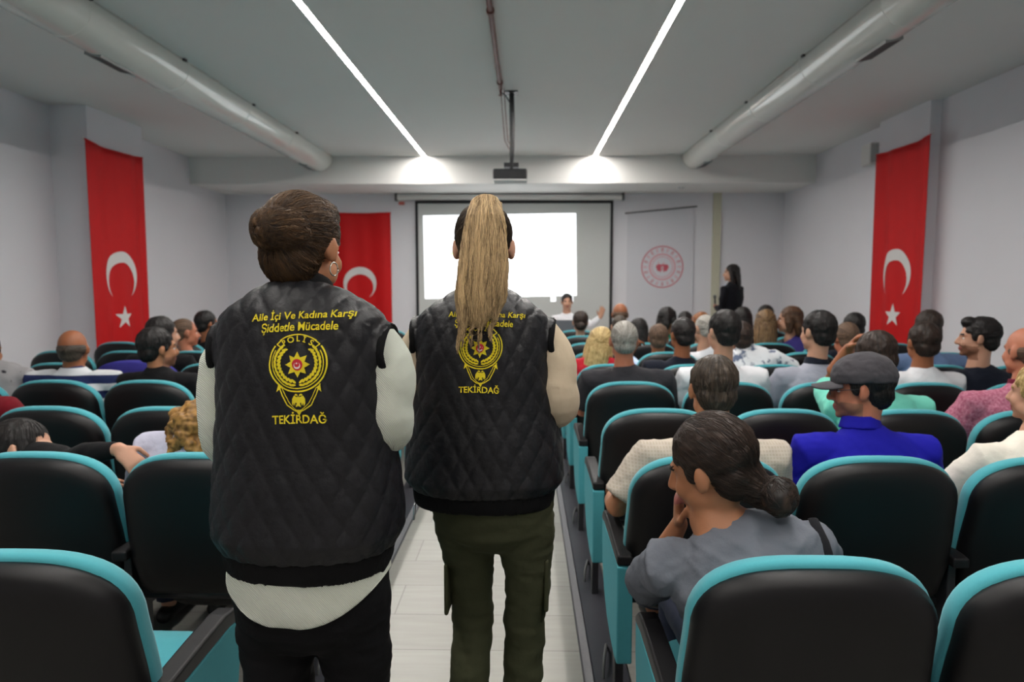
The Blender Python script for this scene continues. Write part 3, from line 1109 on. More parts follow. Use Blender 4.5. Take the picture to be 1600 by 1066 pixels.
def figure(name_label, loc, rz, torso, arms, legs, head, skin, hair, hair_m, shirt_m, sleeve, pants_m, group,
           voxel=0.009, fem=False, beard=False, eyes=True, hands=None, collar=None, vest=None, shirt_part='shirt', shirt_zmin=None, bulk=1.0,
           cloth_vox=None, neck_r=0.052, hair_vox=0.006, glasses=False, wr=0.004, shirt_bottom=None, locks=0, neckdrop=False):
    root = thing('person', name_label, 'person', loc, rz, group)
    T = head_matrix(*head)
    Ti = T.inverted()
    g = G()
    # torso
    g.tube([t[0] for t in torso], [t[1] for t in torso], 22, ref=(1, 0, 0), p=2.2)
    # neck
    nb = V(torso[-1][0])
    top = T @ V((0, -0.022, -0.05))
    g.tube([nb - V((0, 0, 0.03)), nb.lerp(top, 0.55), top], [neck_r * 1.15, neck_r, neck_r * 0.98], 16)
    head_prims(g, T, fem)
    cs = 0.9 if fem else 1.0
    for sd, (sh, el, wr_) in arms.items():
        sh, el, wr_ = V(sh), V(el), V(wr_)
        g.tube([V((sh.x * 0.6, sh.y, sh.z)), sh, sh.lerp(el, 0.5), el, el.lerp(wr_, 0.35), wr_], [0.05 * cs * bulk, 0.052 * cs * bulk, 0.044 * cs * bulk, 0.036 * cs * bulk, 0.038 * cs * bulk, 0.026 * cs], 14, ref=(0, 0, 1))
        hd = hands.get(sd) if hands else None
        s_ = -1 if sd == 'L' else 1
        if hd:
            hand(g, wr_, hd[0], hd[1], hd[2], hd[3], 0.95 if fem else 1.05)
        else:
            d = (wr_ - el).normalized()
            hand(g, wr_, d, V((0, 0, -1)) if abs(d.z) < 0.8 else V((-s_, 0, 0)), 1, 0.5, 0.95 if fem else 1.05)
    for sd, (hp, kn, an) in legs.items():
        g.tube([hp, V(hp).lerp(V(kn), 0.5), kn, V(kn).lerp(V(an), 0.35), an], [(0.078, 0.078), (0.07, 0.07), (0.05, 0.05), (0.052, 0.052), (0.034, 0.034)], 16, ref=(1, 0, 0))
    bf = beardfn(T)
    build_body = solid('body', g, [SKIN[skin], M['lip'], hair_m, M['stubble']], root, voxel, 4, matfn=lambda c: bf(c, beard))
    if eyes:
        add_eyes(root, T)
    # hair
    if hair:
        g = G()
        hair_prims(g, T, hair)
        st = hair_streak(Ti, hair)
        am = {'buzz': 0.0006, 'bald': 0.0006, 'curly': 0.01}.get(hair, 0.004)

        def hd_(co, n):
            p = Ti @ co
            return am * noise.noise(p * 38) + am * 0.5 * noise.noise(p * 90)
        ho = solid('hair', g, hair_m, root, hair_vox, 2, disp=hd_, streak=st)
        if locks:
            strands(ho, T, hair_m, locks, target={'lowbun': (0, -0.13, -0.08)}.get(hair), seed=len(name_label), down=0.02)
    # shirt
    inf = 0.012
    g = G()
    tt = torso[:-1] if neckdrop else torso
    g.tube([t[0] for t in tt], [(t[1][0] + inf, t[1][1] + inf) for t in tt[:-1]] + [(tt[-1][1][0] + (0.008 if neckdrop else 0.004), tt[-1][1][1] + (0.008 if neckdrop else 0.004))], 24, ref=(1, 0, 0), p=2.2, round_ends=False)
    for sd, (sh, el, wr_) in arms.items():
        sh, el, wr_ = V(sh), V(el), V(wr_)
        a = [V((sh.x * 0.55, sh.y, sh.z + 0.002)), sh]
        r_ = [0.062 * cs * bulk, 0.066 * cs * bulk]
        if sleeve == 'short':
            a += [sh.lerp(el, 0.45), sh.lerp(el, 0.82)]
            r_ += [0.062 * cs * bulk, 0.062 * cs * bulk]
        else:
            a += [sh.lerp(el, 0.5), el, el.lerp(wr_, 0.4), el.lerp(wr_, 0.93)]
            r_ += [0.060 * cs * bulk, 0.054 * cs * bulk, 0.05 * cs * bulk, 0.034 * cs]
        g.tube(a, r_, 16, ref=(0, 0, 1), round_ends=False)
    solid(shirt_part, g, shirt_m, root, cloth_vox or max(voxel, 0.008), 4, disp=wrinkle(wr, z=hash(name_label) % 17 * 1.0 if False else len(name_label) % 17))
    if collar:
        cm, cr = collar
        c = nb
        ti = V((0, 0.12, 1)).normalized()
        g = G()
        g.tube([c - ti * 0.012, c + ti * 0.012, c + ti * 0.034], [(neck_r + 0.020, neck_r + 0.020), (neck_r + 0.012, neck_r + 0.012), (neck_r + 0.006, neck_r + 0.008)], 20, round_ends=False)
        solid('collar', g, cm, root, 0.006, 2)
    # trousers
    g = G()
    lo = torso[:3]
    g.tube([t[0] for t in lo], [(t[1][0] + 0.008, t[1][1] + 0.008) for t in lo], 20, ref=(1, 0, 0), p=2.2, round_ends=True)
    for sd, (hp, kn, an) in legs.items():
        hp, kn, an = V(hp), V(kn), V(an)
        g.tube([hp, hp.lerp(kn, 0.5), kn, kn.lerp(an, 0.4), an + V((0, 0, 0.01))], [0.092, 0.082, 0.064, 0.062, 0.054], 16, ref=(1, 0, 0), round_ends=False)
    solid('trousers', g, pants_m, root, max(voxel, 0.009), 4, disp=wrinkle(0.004, 14))
    for sd, (hp, kn, an) in legs.items():
        an = V(an)
        g = G().tube([an + V((0, -0.045, -0.045)), an + V((0, 0.03, -0.035)), an + V((0, 0.12, -0.052)), an + V((0, 0.17, -0.06))], [(0.034, 0.034), (0.040, 0.042), (0.044, 0.028), (0.036, 0.02)], 14, ref=(1, 0, 0))
        zf = an.z - 0.085
        g.v = [(x, y, max(z, zf)) for x, y, z in g.v]
        build('shoe', g, SHOE, root, smooth=True)
    if glasses:
        g = G()
        for s in (-1, 1):
            pts = [T @ V((s * (0.031 + 0.021 * math.cos(a)), 0.103, -0.006 + 0.015 * math.sin(a))) for a in [2 * math.pi * i / 16 for i in range(17)]]
            g.tube(pts, [0.0014] * 17, 6, round_ends=False)
            g.tube([T @ V((s * 0.052, 0.101, -0.002)), T @ V((s * 0.074, 0.06, 0.002)), T @ V((s * 0.079, -0.005, 0.006))], [0.0016] * 3, 6)
        g.tube([T @ V((-0.01, 0.103, -0.002)), T @ V((0.01, 0.103, -0.002))], [0.0014] * 2, 6)
        build('glasses', g, M['metal_dark'], root, smooth=True)
    return root, T


def strands(hair_o, T, m, n, target=None, crown=(0, -0.02, 0.125), seg=5, step=0.009, lift=0.0016, rad=0.0007, seed=1, down=0.0, tone=None):
    """fine locks lying on the hair surface, following its combing direction"""
    rnd = random.Random(seed)
    me = hair_o.data
    vs = [v.co.copy() for v in me.vertices]
    ps = [tuple(p.vertices) for p in me.polygons]
    bvh = BVHTree.FromPolygons(vs, ps)
    Ti_ = T.inverted()
    V_, F_, S_ = [], [], []
    for _ in range(n):
        p = me.polygons[rnd.randrange(len(ps))].center.copy()
        nseg = seg + rnd.randrange(3)
        line, nrm_ = [], []
        jit = V((rnd.uniform(-1, 1), rnd.uniform(-1, 1), rnd.uniform(-1, 1))) * 0.16
        for k in range(nseg):
            hit = bvh.find_nearest(p)
            if hit[0] is None:
                break
            q, nr = hit[0], hit[1]
            h = Ti_ @ q
            if target is not None:
                d = V(target) - h
                if d.length < 0.03:
                    break
            else:
                d = h - V(crown)
                d.z -= down
            d = (T.to_3x3() @ d).normalized() + jit
            d = d - nr * d.dot(nr)
            if d.length < 1e-5:
                break
            d.normalize()
            line.append(q + nr * (lift * (0.35 + 1.2 * (k / nseg) ** 2 * rnd.uniform(0.3, 1.3))))
            nrm_.append(nr)
            p = q + d * step
        if len(line) < 3:
            continue
        b0 = len(V_)
        sv = rnd.random() if tone is None else min(1, max(0, tone(line[0]) + rnd.uniform(-0.22, 0.22)))
        for k, (q, nr) in enumerate(zip(line, nrm_)):
            t = (line[min(k + 1, len(line) - 1)] - line[max(k - 1, 0)]).normalized()
            u = t.cross(nr).normalized()
            r_ = rad * (1.0 if k < len(line) - 1 else 0.25)
            V_ += [tuple(q + u * r_), tuple(q + nr * r_ * 1.2), tuple(q - u * r_)]
            S_ += [sv] * 3
        for k in range(len(line) - 1):
            a = b0 + 3 * k
            F_ += [(a, a + 3, a + 4, a + 1), (a + 1, a + 4, a + 5, a + 2), (a + 2, a + 5, a + 3, a)]
    m2 = bpy.data.meshes.new('loose_locks')
    m2.from_pydata(V_, [], F_)
    m2.update()
    at_ = m2.attributes.new('streak', 'FLOAT', 'POINT')
    at_.data.foreach_set('value', S_)
    return link('loose_locks', m2, hair_o, [m], True)


AUD = 'people seated in the audience'
HAND_REST = {'L': ((0.1, 1, -0.1), (0, 0, -1), 1, 0.5), 'R': ((-0.1, 1, -0.1), (0, 0, -1), -1, 0.5)}


def seated(label, px, py, d, skin='warm', hair='short', hm='dark', shirt=None, sleeve='short', pants=None, yaw=0, pitch=0, roll=0,
           rz=0, lean=(0, 0), arms=None, hands=None, bulk=1.0, fem=False, beard=False, eyes=None, collar=None, voxel=0.010, k=None,
           glasses=False, shz=None, sx=None, hat=None, wr=0.004, group=AUD, flip=False, hair_vox=0.006, neck_r=None, sw=0.165, sdz=(0, 0), locks=0, neckdrop=False):
    """px, py: where the top of the head shows; d: distance of the head from the camera"""
    if k is None:
        k = 0.96 if fem else 1.0
    P = at(px, py, d)
    ztop = P.z
    hz = ztop - 0.118 * k
    shz = shz or hz - 0.235 * k
    lx, ly = lean
    # root on the floor beneath the hips (local frame turned by rz)
    Rz = Matrix.Rotation(R(rz), 3, 'Z')
    hl = V((lx, ly, 0))
    rootp = V((P.x, P.y, 0)) - Rz @ hl
    if sx is not None:
        rootp.x = sx
        hl = Rz.inverted() @ (V((P.x, P.y, 0)) - rootp)
        lx, ly = hl.x, hl.y
    S = shz

    def sp(z, dy=0.0, f=1.0):
        t = max(0, (z - 0.6) / (S + 0.05 - 0.6)) ** 1.3 * f
        return (lx * t * 0.85, ly * t * 0.85 + dy, z)
    b = bulk
    fw = 0.93 if fem else 1.0
    hgt = S - 0.55
    torso = [(sp(0.50, 0.07), (0.165 * b, 0.115 * b)), (sp(0.58, 0.06), (0.168 * b, 0.125 * b)), (sp(0.55 + hgt * 0.35, 0.03), (0.152 * b, 0.115 * b)),
             (sp(0.55 + hgt * 0.62, 0.0), (sw * b * fw, 0.115 * b)), (sp(0.55 + hgt * 0.86, -0.01), ((sw + 0.005) * b * fw, 0.10 * b)),
             (sp(S + 0.015, -0.01), (sw * 0.82 * b * fw, 0.075)), (sp(S + 0.05, -0.008), (0.085 * fw, 0.06)), (sp(S + 0.082, -0.004), (0.056, 0.052))]
    sh = sp(S - 0.015, -0.008)
    A = {}
    spec = {'L': (-1, arms[0] if arms else 'lap'), 'R': (1, arms[1] if arms else 'lap')}
    for sd, (s, a) in spec.items():
        SH = V((sh[0] + s * (sw + 0.012) * b * fw, sh[1], sh[2] + sdz[0 if sd == 'L' else 1]))
        if a == 'lap':
            A[sd] = (SH, V((s * 0.235 * b + lx * 0.35, 0.09 + ly * 0.4, 0.74 if S > 0.93 else S - 0.22)), V((s * 0.09, 0.31, 0.66)))
        elif a == 'rest':
            A[sd] = (SH, V((s * 0.265, 0.12 + ly * 0.3, 0.68)), V((s * 0.22, 0.36, 0.665)))
        elif a[0] == 'px':
            loc_ = lambda q_: Rz.inverted() @ (at(*q_) - rootp)
            A[sd] = (SH, loc_(a[1]), loc_(a[2]))
        else:
            A[sd] = (SH, V(a[0]), V(a[1]))
    legs = {'L': ((-0.09, 0.10, 0.53), (-0.12, 0.44, 0.53), (-0.12, 0.42, 0.09)), 'R': ((0.09, 0.10, 0.53), (0.12, 0.44, 0.53), (0.12, 0.42, 0.09))}
    if eyes is None:
        eyes = abs(yaw + rz) > 35
    hd = dict(HAND_REST)
    if hands:
        hd.update(hands)
    root, T = figure(label, rootp, R(rz), torso, A, legs, ((lx, ly, hz), yaw, pitch, roll, k), skin, hair, HAIR[hm], shirt, sleeve,
                     pants or M['jeans'], group, voxel, fem, beard, eyes, hd, collar, bulk=b, glasses=glasses, wr=wr, hair_vox=hair_vox,
                     neck_r=neck_r or (0.046 if fem else 0.056), locks=locks or (1100 if d < 3 else (500 if d < 4.5 else 0)) * (hair not in ('bald', 'curly')), neckdrop=neckdrop)
    return root, T


cl = lambda n, rgb, **k: mat(n, rgb, k.pop('rough', 0.85), 0.08, 14, 0.2, 60, 0.15, 0.05)
C = {
    'greytee': mat('faded_grey_jersey', (104, 108, 116), 0.9, 0.25, 9, 0.2, 60, 0.1),
    'plaid': pattern_mat('beige_fine_check', (172, 162, 148), (184, 174, 161), 'check', 28, 0.85, 0.7, 'X', 0.2),
    'royal': mat('royal_blue_pique', (28, 26, 150), 0.85, 0.08, 60, 0.15, 400, 0.15),
    'charcoal': cl('charcoal_tee', (44, 43, 47)),
    'white': cl('white_tee', (214, 214, 218)),
    'navy': cl('navy_cotton', (20, 24, 36)),
    'ltgrey': cl('light_grey_polo', (150, 152, 164)),
    'teal': cl('mint_green_shirt', (110, 196, 176)),
    'pink': pattern_mat('pink_speckled_knit', (158, 84, 108), (190, 126, 146), 'blot', 90, 0.9, 0.5, soft=0.15),
    'maroon': cl('maroon_collar', (96, 20, 44)),
    'black': cl('black_tee', (16, 15, 17)),
    'denim': cl('light_denim', (104, 124, 160)),
    'floral': pattern_mat('white_blue_floral', (96, 106, 130), (224, 226, 230), 'blot', 22, 0.85, 0.42, soft=0.05),
    'ltblue': cl('light_blue_shirt', (178, 196, 226)),
    'red': cl('red_top', (168, 30, 44)),
    'dkred': cl('dark_red_shirt', (104, 14, 26)),
    'indigo': cl('indigo_top', (62, 54, 120)),
    'stripe': pattern_mat('navy_white_stripe', (32, 40, 78), (200, 202, 206), 'stripe', 3.4, 0.85, 0.55, 'Z', 0.04),
    'ltstripe': pattern_mat('white_grey_stripe', (150, 146, 152), (226, 224, 224), 'stripe', 12, 0.85, 0.4, 'Z', 0.1),
    'ltlav': cl('pale_lavender_tee', (176, 176, 194)),
    'print': pattern_mat('grey_printed_tee', (40, 40, 46), (150, 148, 150), 'blot', 14, 0.9, 0.36, soft=0.02),
    'cream': cl('cream_blouse', (220, 214, 202)),
    'green': cl('green_blouse', (40, 110, 84)),
    'blazer': cl('dark_blazer', (20, 20, 26)),
}
TROU = M['black_cloth']

# --- right block --------------------------------------------------------------
# woman in faded grey t-shirt, nearest on the aisle, hand over her mouth
r, T = seated('woman in a faded grey t-shirt with low dark bun, hand over her mouth', 1112, 650, 1.74, 'warm', 'lowbun', 'dark', C['greytee'],
              yaw=52, pitch=-16, roll=-6, lean=(-0.05, 0.10), sx=0.63, fem=True, k=1.12, voxel=0.006, hair_vox=0.0045, bulk=1.12, shz=0.85, sw=0.175, rz=4, sdz=(-0.035, 0.01),
              arms=(('px', (1008, 915, 1.90), (1062, 818, 1.84)), ((0.24, 0.20, 0.68), (0.12, 0.38, 0.66))),
              hands={'L': ((-0.12, -0.2, 0.95), (0.9, -0.35, 0.0), 1, 0.55)}, wr=0.009, eyes=False, neck_r=0.05, neckdrop=True, locks=2200)
wgrey = r
sh_o = [c for c in r.children if c.name.startswith('shirt')][0]
bv = BVHTree.FromPolygons([v.co.copy() for v in sh_o.data.vertices], [tuple(p.vertices) for p in sh_o.data.polygons])
pts = []
for i in range(16):
    z_ = 0.60 + 0.30 * i / 15
    h_ = bv.ray_cast(V((0.125 - 0.02 * i / 15, -1, z_)), V((0, 1, 0)))
    if h_[0] and h_[0].y < 0.1:
        pts.append(h_[0] + V((0, -0.003, 0)))
if len(pts) > 3:
    pts.append(pts[-1] + V((0, 0.03, 0.018)))
    g = G().tube(pts, [(0.0135, 0.003)] * len(pts), 10, ref=(1, 0, 0))
    build('bag_strap', g, cl('black_strap', (26, 26, 30)), r, smooth=True)

r, T = seated('man in a beige checked shirt with short greying dark hair, elbow on the aisle armrest', 1115, 557, 2.52, 'warm', 'short', 'saltpepper', C['plaid'],
              lean=(0, 0.04), sx=0.68, bulk=1.2, sw=0.178, k=1.03, voxel=0.007, hair_vox=0.005, pitch=-6,
              arms=(((-0.345, 0.0, 0.685), (-0.31, 0.26, 0.67)), 'lap'), wr=0.005)

r, T = seated('man in a royal blue polo and dark grey cap, face turned to the left', 1347, 556, 2.5, 'ruddy', 'short', 'black', C['royal'],
              yaw=68, pitch=-4, lean=(-0.02, 0.04), sx=1.26, bulk=1.12, sw=0.175, k=1.0, voxel=0.006, hair_vox=0.005, eyes=True, glasses=True,
              collar=(C['royal'], 0), shz=0.915, beard=True)
# the cap
Ti = T.inverted()
g = G()
g.ell((0, -0.012, 0.042), (0.093, 0.112, 0.090), T, 24, 14)
cut = G()
vv = []
for p in g.v:
    q_ = Ti @ V(p)
    if q_.z < 0.028 - 0.12 * 0 + (0.10 * (-q_.y) if q_.y > 0 else 0.18 * q_.y * 0.3):
        q_.z = 0.028 + (-0.10 * q_.y if q_.y > 0 else 0.05 * q_.y) * 0.6
    vv.append(tuple(T @ q_))
g.v = vv
cap = solid('cap', g, cl('dark_grey_cap', (66, 64, 68)), r, 0.005, 2, disp=wrinkle(0.003, 26))
g = G()
rings = []
for i, yy in enumerate(np.linspace(0.06, 0.165, 8)):
    wv = 0.078 * math.sqrt(max(0.02, 1 - ((yy - 0.06) / 0.112) ** 2.4))
    ring_ = []
    for j in range(12):
        x_ = -wv + 2 * wv * j / 11
        ring_.append((x_, yy, 0.034 - 0.18 * (yy - 0.06) - 3.2 * x_ * x_))
    up = [T @ V(q_) for q_ in ring_]
    dn = [T @ V((q_[0], q_[1], q_[2] - 0.005)) for q_ in ring_[::-1]]
    rings.append(up + dn)
g.rings(rings)
build('cap_brim', g, cap.data.materials[0], cap, smooth=True)
build('cap_button', G().ell((0, -0.012, 0.128), (0.007, 0.007, 0.004), T, 10, 6), cap.data.materials[0], cap, smooth=True)

seated('woman in a cream blouse with tied fair hair, at the right edge of the frame', 1628, 566, 2.5, 'fair', 'ponytail', 'blond', C['cream'],
       yaw=30, lean=(0, 0.04), fem=True, sx=1.84, voxel=0.008, bulk=1.08, sw=0.175, eyes=False, arms=('rest', 'lap'))

# third row from the back
r, T = seated('balding man in a mint green shirt resting his hand on his head', 1368, 519, 3.34, 'tan', 'short', 'dark', C['teal'],
              yaw=18, pitch=-14, lean=(-0.03, 0.02), sx=1.74, bulk=1.1, sw=0.18, voxel=0.007, k=1.02,
              arms=(((-0.13, 0.34, 0.97), (-0.085, 0.20, 1.18)), 'lap'), hands={'L': ((0.30, -0.62, 0.72), (0.35, -0.2, -0.9), 1, 0.6)})
seated('bald man in a pink speckled polo with maroon collar at the right edge', 1606, 509, 3.42, 'ruddy', 'bald', 'buzz', C['pink'],
       yaw=14, lean=(0, 0.02), sx=2.40, bulk=1.22, sw=0.178, collar=(C['maroon'], 0), voxel=0.008, k=1.08)

# fourth row
seated('grey-haired man with cropped hair in a charcoal t-shirt beside the aisle', 975, 500, 4.16, 'ruddy', 'buzz', 'grey', C['charcoal'],
       lean=(0, 0), sx=0.66, bulk=1.2, sw=0.18, k=1.07, shz=0.93)
seated('young man with thick dark hair in a white t-shirt, centre of the right block', 1130, 485, 4.16, 'fair', 'short', 'black', C['white'],
       yaw=20, lean=(-0.02, 0), sx=1.2, bulk=1.15, sw=0.178, k=1.08, shz=0.95)
seated('young man in a light grey polo with navy collar, dark short hair', 1278, 486, 4.16, 'fair', 'short', 'black', C['ltgrey'],
       yaw=26, lean=(0.05, 0), sx=1.75, bulk=1.12, collar=(C['navy'], 0), k=1.06, shz=0.95)
seated('man in a white t-shirt with dark cropped hair, in front of the right flag', 1443, 504, 4.16, 'tan', 'short', 'dark', C['white'],
       lean=(0, 0), sx=2.42, bulk=1.08, k=1.03, shz=0.925)
seated('smiling dark-haired man in a navy shirt turning his face left', 1530, 496, 4.2, 'fair', 'quiff', 'black', C['navy'],
       yaw=62, lean=(-0.02, 0), sx=2.82, bulk=1.1, k=1.04, beard=True, eyes=True, voxel=0.007, shz=0.93)

# fifth row
seated('woman with long loose blond hair and red top beside the aisle', 938, 511, 5.0, 'fair', 'long', 'blond', C['red'],
       yaw=-10, roll=10, lean=(0.04, 0.06), sx=0.50, fem=True, k=1.05, shz=0.92)
seated('man in a dark navy t-shirt with cropped black hair, behind the charcoal t-shirt man', 1066, 497, 5.0, 'tan', 'short', 'black', C['navy'],
       lean=(0, 0), sx=1.12, bulk=1.18, sw=0.18, k=1.03, yaw=16)
seated('woman in a white and blue floral blouse leaning towards her neighbour', 1158, 503, 5.05, 'tan', 'short', 'dark', C['floral'],
       lean=(-0.10, 0.02), sx=1.72, fem=True, arms=('lap', ((0.30, 0.03, 0.86), (0.20, 0.30, 0.82))), k=1.0, shz=0.97, bulk=1.15)
seated('man with light brown cropped hair and sunburnt neck, beside the light grey polo man', 1323, 502, 5.0, 'ruddy', 'buzz', 'buzz', C['black'],
       lean=(0, 0), sx=2.34, k=1.05)
seated('man in a light denim shirt with dark hair, before the right flag', 1450, 485, 5.0, 'tan', 'short', 'dark', C['denim'],
       lean=(0, 0), sx=2.92, bulk=1.15, sw=0.18, k=1.04)

# sixth row and beyond
seated('man in a light blue shirt with close-cropped hair', 1029, 507, 5.85, 'tan', 'short', 'buzz', C['ltblue'], sx=1.12, k=1.02, yaw=-8,
       arms=(((-0.24, 0.22, 0.84), (-0.12, 0.26, 0.98)), 'lap'))
seated('older man with thin grey hair beside the white t-shirt man', 1101, 491, 5.85, 'fair', 'buzz', 'grey', C['white'], sx=1.66, yaw=20, k=1.04)
seated('man with very short black hair behind the sunburnt man', 1334, 489, 5.85, 'tan', 'short', 'black', C['navy'], sx=2.82, k=1.02)
seated('woman with long straight black hair behind the grey-haired man', 997, 497, 6.7, 'warm', 'long', 'black', C['black'], sx=1.2, fem=True, k=1.0, yaw=10)
seated('woman with wavy auburn hair to her shoulders', 1096, 488, 6.7, 'fair', 'bob', 'auburn', C['cream'], sx=1.74, fem=True, k=1.08, yaw=-12)
seated('woman with long hair fading to fair tips, white sleeve', 1197, 484, 6.7, 'fair', 'long', 'ombre', C['white'], sx=2.32, fem=True, k=1.08, yaw=-14)
seated('woman in an indigo top with chestnut hair, face in profile to the left', 1234, 479, 6.65, 'fair', 'bob', 'brown', C['indigo'], sx=2.78, fem=True, k=1.1, yaw=68, eyes=True, voxel=0.008)
seated('person with straight black bobbed hair and green blouse', 1044, 480, 7.5, 'warm', 'bob', 'black', C['green'], sx=1.56, fem=True, k=1.08, yaw=-50)
seated('bald man with dark hair at the sides, near the projection screen edge', 969, 473, 7.5, 'tan', 'bald', 'buzz', C['ltgrey'], sx=1.0, k=1.1)
seated('woman with small round dark bun in the second row from the front', 907, 486, 7.5, 'fair', 'bun', 'dark', C['navy'], sx=0.6, fem=True, k=1.05)
seated('woman with black hair behind the auburn-haired woman', 1070, 487, 8.3, 'warm', 'short', 'black', C['black'], sx=1.84, fem=True, k=1.05)
seated('woman with long black hair in front of the presenter', 1160, 480, 7.5, 'warm', 'long', 'black', C['black'], sx=2.34, fem=True, k=1.1)
seated('person with black hair by the right wall near the front', 1196, 477, 8.3, 'tan', 'short', 'black', C['white'], sx=2.9, k=1.12)
seated('man with cropped dark hair low behind the bald man', 968, 492, 6.7, 'fair', 'buzz', 'saltpepper', C['ltgrey'], sx=0.66, k=1.0)

# --- left block ----------------------------------------------------------------
seated('woman with black swept-back hair leaning low, arm stretched to her right', 34, 656, 2.52, 'fair', 'short', 'black', C['black'], 'long',
       yaw=-74, pitch=4, roll=-20, lean=(-0.12, 0.02), sx=-1.72, fem=True, k=1.08, eyes=True, shz=0.80, voxel=0.006, bulk=0.95,
       arms=('lap', ('px', (100, 716, 2.5), (186, 702, 2.45))), hands={'R': ((0.72, -0.1, -0.6), (-0.3, 0.5, -0.5), -1, 0.5)})
seated('woman with honey-blond curls in a pale lavender t-shirt, behind the left officer', 318, 622, 2.6, 'fair', 'curly', 'curlblond', C['ltlav'],
       lean=(0.08, 0.02), sx=-1.29, bulk=1.2, fem=True, k=1.0, shz=0.885, voxel=0.008)
seated('person in a dark red shirt at the left edge', -60, 575, 3.3, 'warm', 'short', 'dark', C['dkred'], sx=-2.76, shz=0.90, bulk=1.15)
seated('bald man in a navy and white striped polo on the left', 113, 514, 4.16, 'tan', 'bald', 'saltpepper', C['stripe'], sx=-2.80, bulk=1.22, sw=0.185, k=1.05, yaw=14, shz=0.915)
seated('bearded man in a black t-shirt looking right, on the left', 246, 512, 4.16, 'warm', 'short', 'black', C['black'], sx=-2.26, yaw=-44, lean=(0.02, 0.02), beard=True, bulk=1.1, k=1.08, eyes=True, glasses=True, shz=0.91)
seated('person in a printed grey t-shirt at the left edge of the frame', -24, 520, 4.2, 'warm', 'short', 'dark', C['print'], sx=-3.24, bulk=1.1, shz=0.93)
seated('man in black clothes seated behind the bearded man, near the left flag', 254, 495, 5.0, 'fair', 'short', 'black', C['black'], sx=-2.76, yaw=-40, bulk=1.1, k=1.08, shz=0.93)
seated('man with short brown hair in a white shirt, left block', 289, 497, 5.9, 'ruddy', 'buzz', 'buzz', C['ltstripe'], sx=-2.9, yaw=-50, k=1.08, eyes=True)
seated('person with black hair and black jacket, left block front', 323, 486, 6.75, 'tan', 'short', 'black', C['black'], sx=-3.14, yaw=-40, k=1.08)
seated('person in a striped t-shirt hidden beside the left officer', 345, 520, 5.9, 'warm', 'short', 'dark', C['ltstripe'], sx=-2.36, yaw=-10, shz=0.88)

# jersey over a chair
t = thing('jersey', 'blue jersey with pale block lettering draped over a chair back', 'jersey', (COLL[3] - 0.0, ROW0 + DROW * 4, 0))
M['jersey'] = pattern_mat('blue_jersey', (52, 50, 128), (66, 62, 150), 'blot', 20, 0.85, 0.5, soft=0.3)
fnj = lambda a, b_, h: V((a, lean_y(a, b_, h), b_))
g = G().slab([(p[0] * 1.03, p[1]) for p in back_outline(0.012, 0.948, 0.66)], [(0.9, 0.118), (1.0, 0.12), (1.02, 0.06), (1.01, -0.016), (0.97, -0.024), (0.6, -0.034), (0.1, -0.035)], fnj)
build('jersey_cloth', g, M['jersey'], t, smooth=True)
g = G()
for i, x in enumerate((-0.16, -0.10, -0.02, 0.05, 0.11, 0.17)):
    for (a0, b0, a1, b1) in (((0, 0, 0.012, 0.07), (0.03, 0, 0.042, 0.07), (0, 0.028, 0.04, 0.04)) if i % 2 == 0 else ((0, 0, 0.012, 0.07), (0, 0.058, 0.04, 0.07), (0, 0, 0.04, 0.012))):
        z = 0.80
        g.add([fnj(x + a0, z + b0, -0.042), fnj(x + a1, z + b0, -0.042), fnj(x + a1, z + b1, -0.042), fnj(x + a0, z + b1, -0.042)], [(0, 1, 2, 3)])
build('jersey_lettering', g, M['flagw'], t)

# table, laptop, seated speaker, standing presenter
t = thing('table', 'white presenter table with the laptop in front of the screen', 'table', (0.45, 9.45, 0))
build('tabletop', G().box((-0.8, -0.3, 0.72), (0.8, 0.3, 0.75)), M['flagw'], t, bevel=0.006)
build('front_panel', G().box((-0.76, -0.26, 0.25), (0.76, -0.24, 0.72)), M['flagw'], t)
for sx_ in (-1, 1):
    for sy in (-1, 1):
        build('leg', G().box((sx_ * 0.74 - 0.02, sy * 0.24 - 0.02, 0), (sx_ * 0.74 + 0.02, sy * 0.24 + 0.02, 0.72)), M['metal_dark'], t)
t = thing('laptop', 'open grey laptop standing on the presenter table', 'laptop', (0.50, 9.38, 0.75))
build('lid', G().box((-0.17, -0.12, 0.012), (0.17, -0.112, 0.25)), mat('laptop_grey', (92, 94, 100), 0.4), t, bevel=0.004)
build('keyboard_base', G().box((-0.17, -0.11, 0.0), (0.17, 0.13, 0.014)), mat('laptop_base', (70, 72, 78), 0.4), t, bevel=0.003)
seated('seated speaker in a white shirt behind the laptop, gesturing with one hand', 886, 459, 9.95, 'fair', 'short', 'black', C['white'], 'long', rz=180, yaw=0, sx=0.60,
       k=1.0, eyes=True, voxel=0.008, group='speakers at the front', arms=(((-0.34, 0.16, 0.90), (-0.45, 0.30, 1.02)), 'rest'),
       hands={'L': ((-0.2, 0.2, 0.9), (0.3, 0.9, 0), 1, 0.2)})
pc = thing('office_chair', 'dark chair carrying the seated speaker', 'chair', (0.60, 10.0, 0))
build('seat', G().box((-0.23, -0.32, 0.38), (0.23, 0.16, 0.43)), M['shell'], pc, bevel=0.02)
build('backrest', G().box((-0.22, 0.19, 0.5), (0.22, 0.23, 0.92)), M['shell'], pc, bevel=0.015)
for sx_ in (-1, 1):
    for sy in (-0.28, 0.18):
        build('leg', G().box((sx_ * 0.2 - 0.012, sy - 0.012, 0), (sx_ * 0.2 + 0.012, sy + 0.012, 0.39 if sy < 0 else 0.6)), M['metal_dark'], pc)

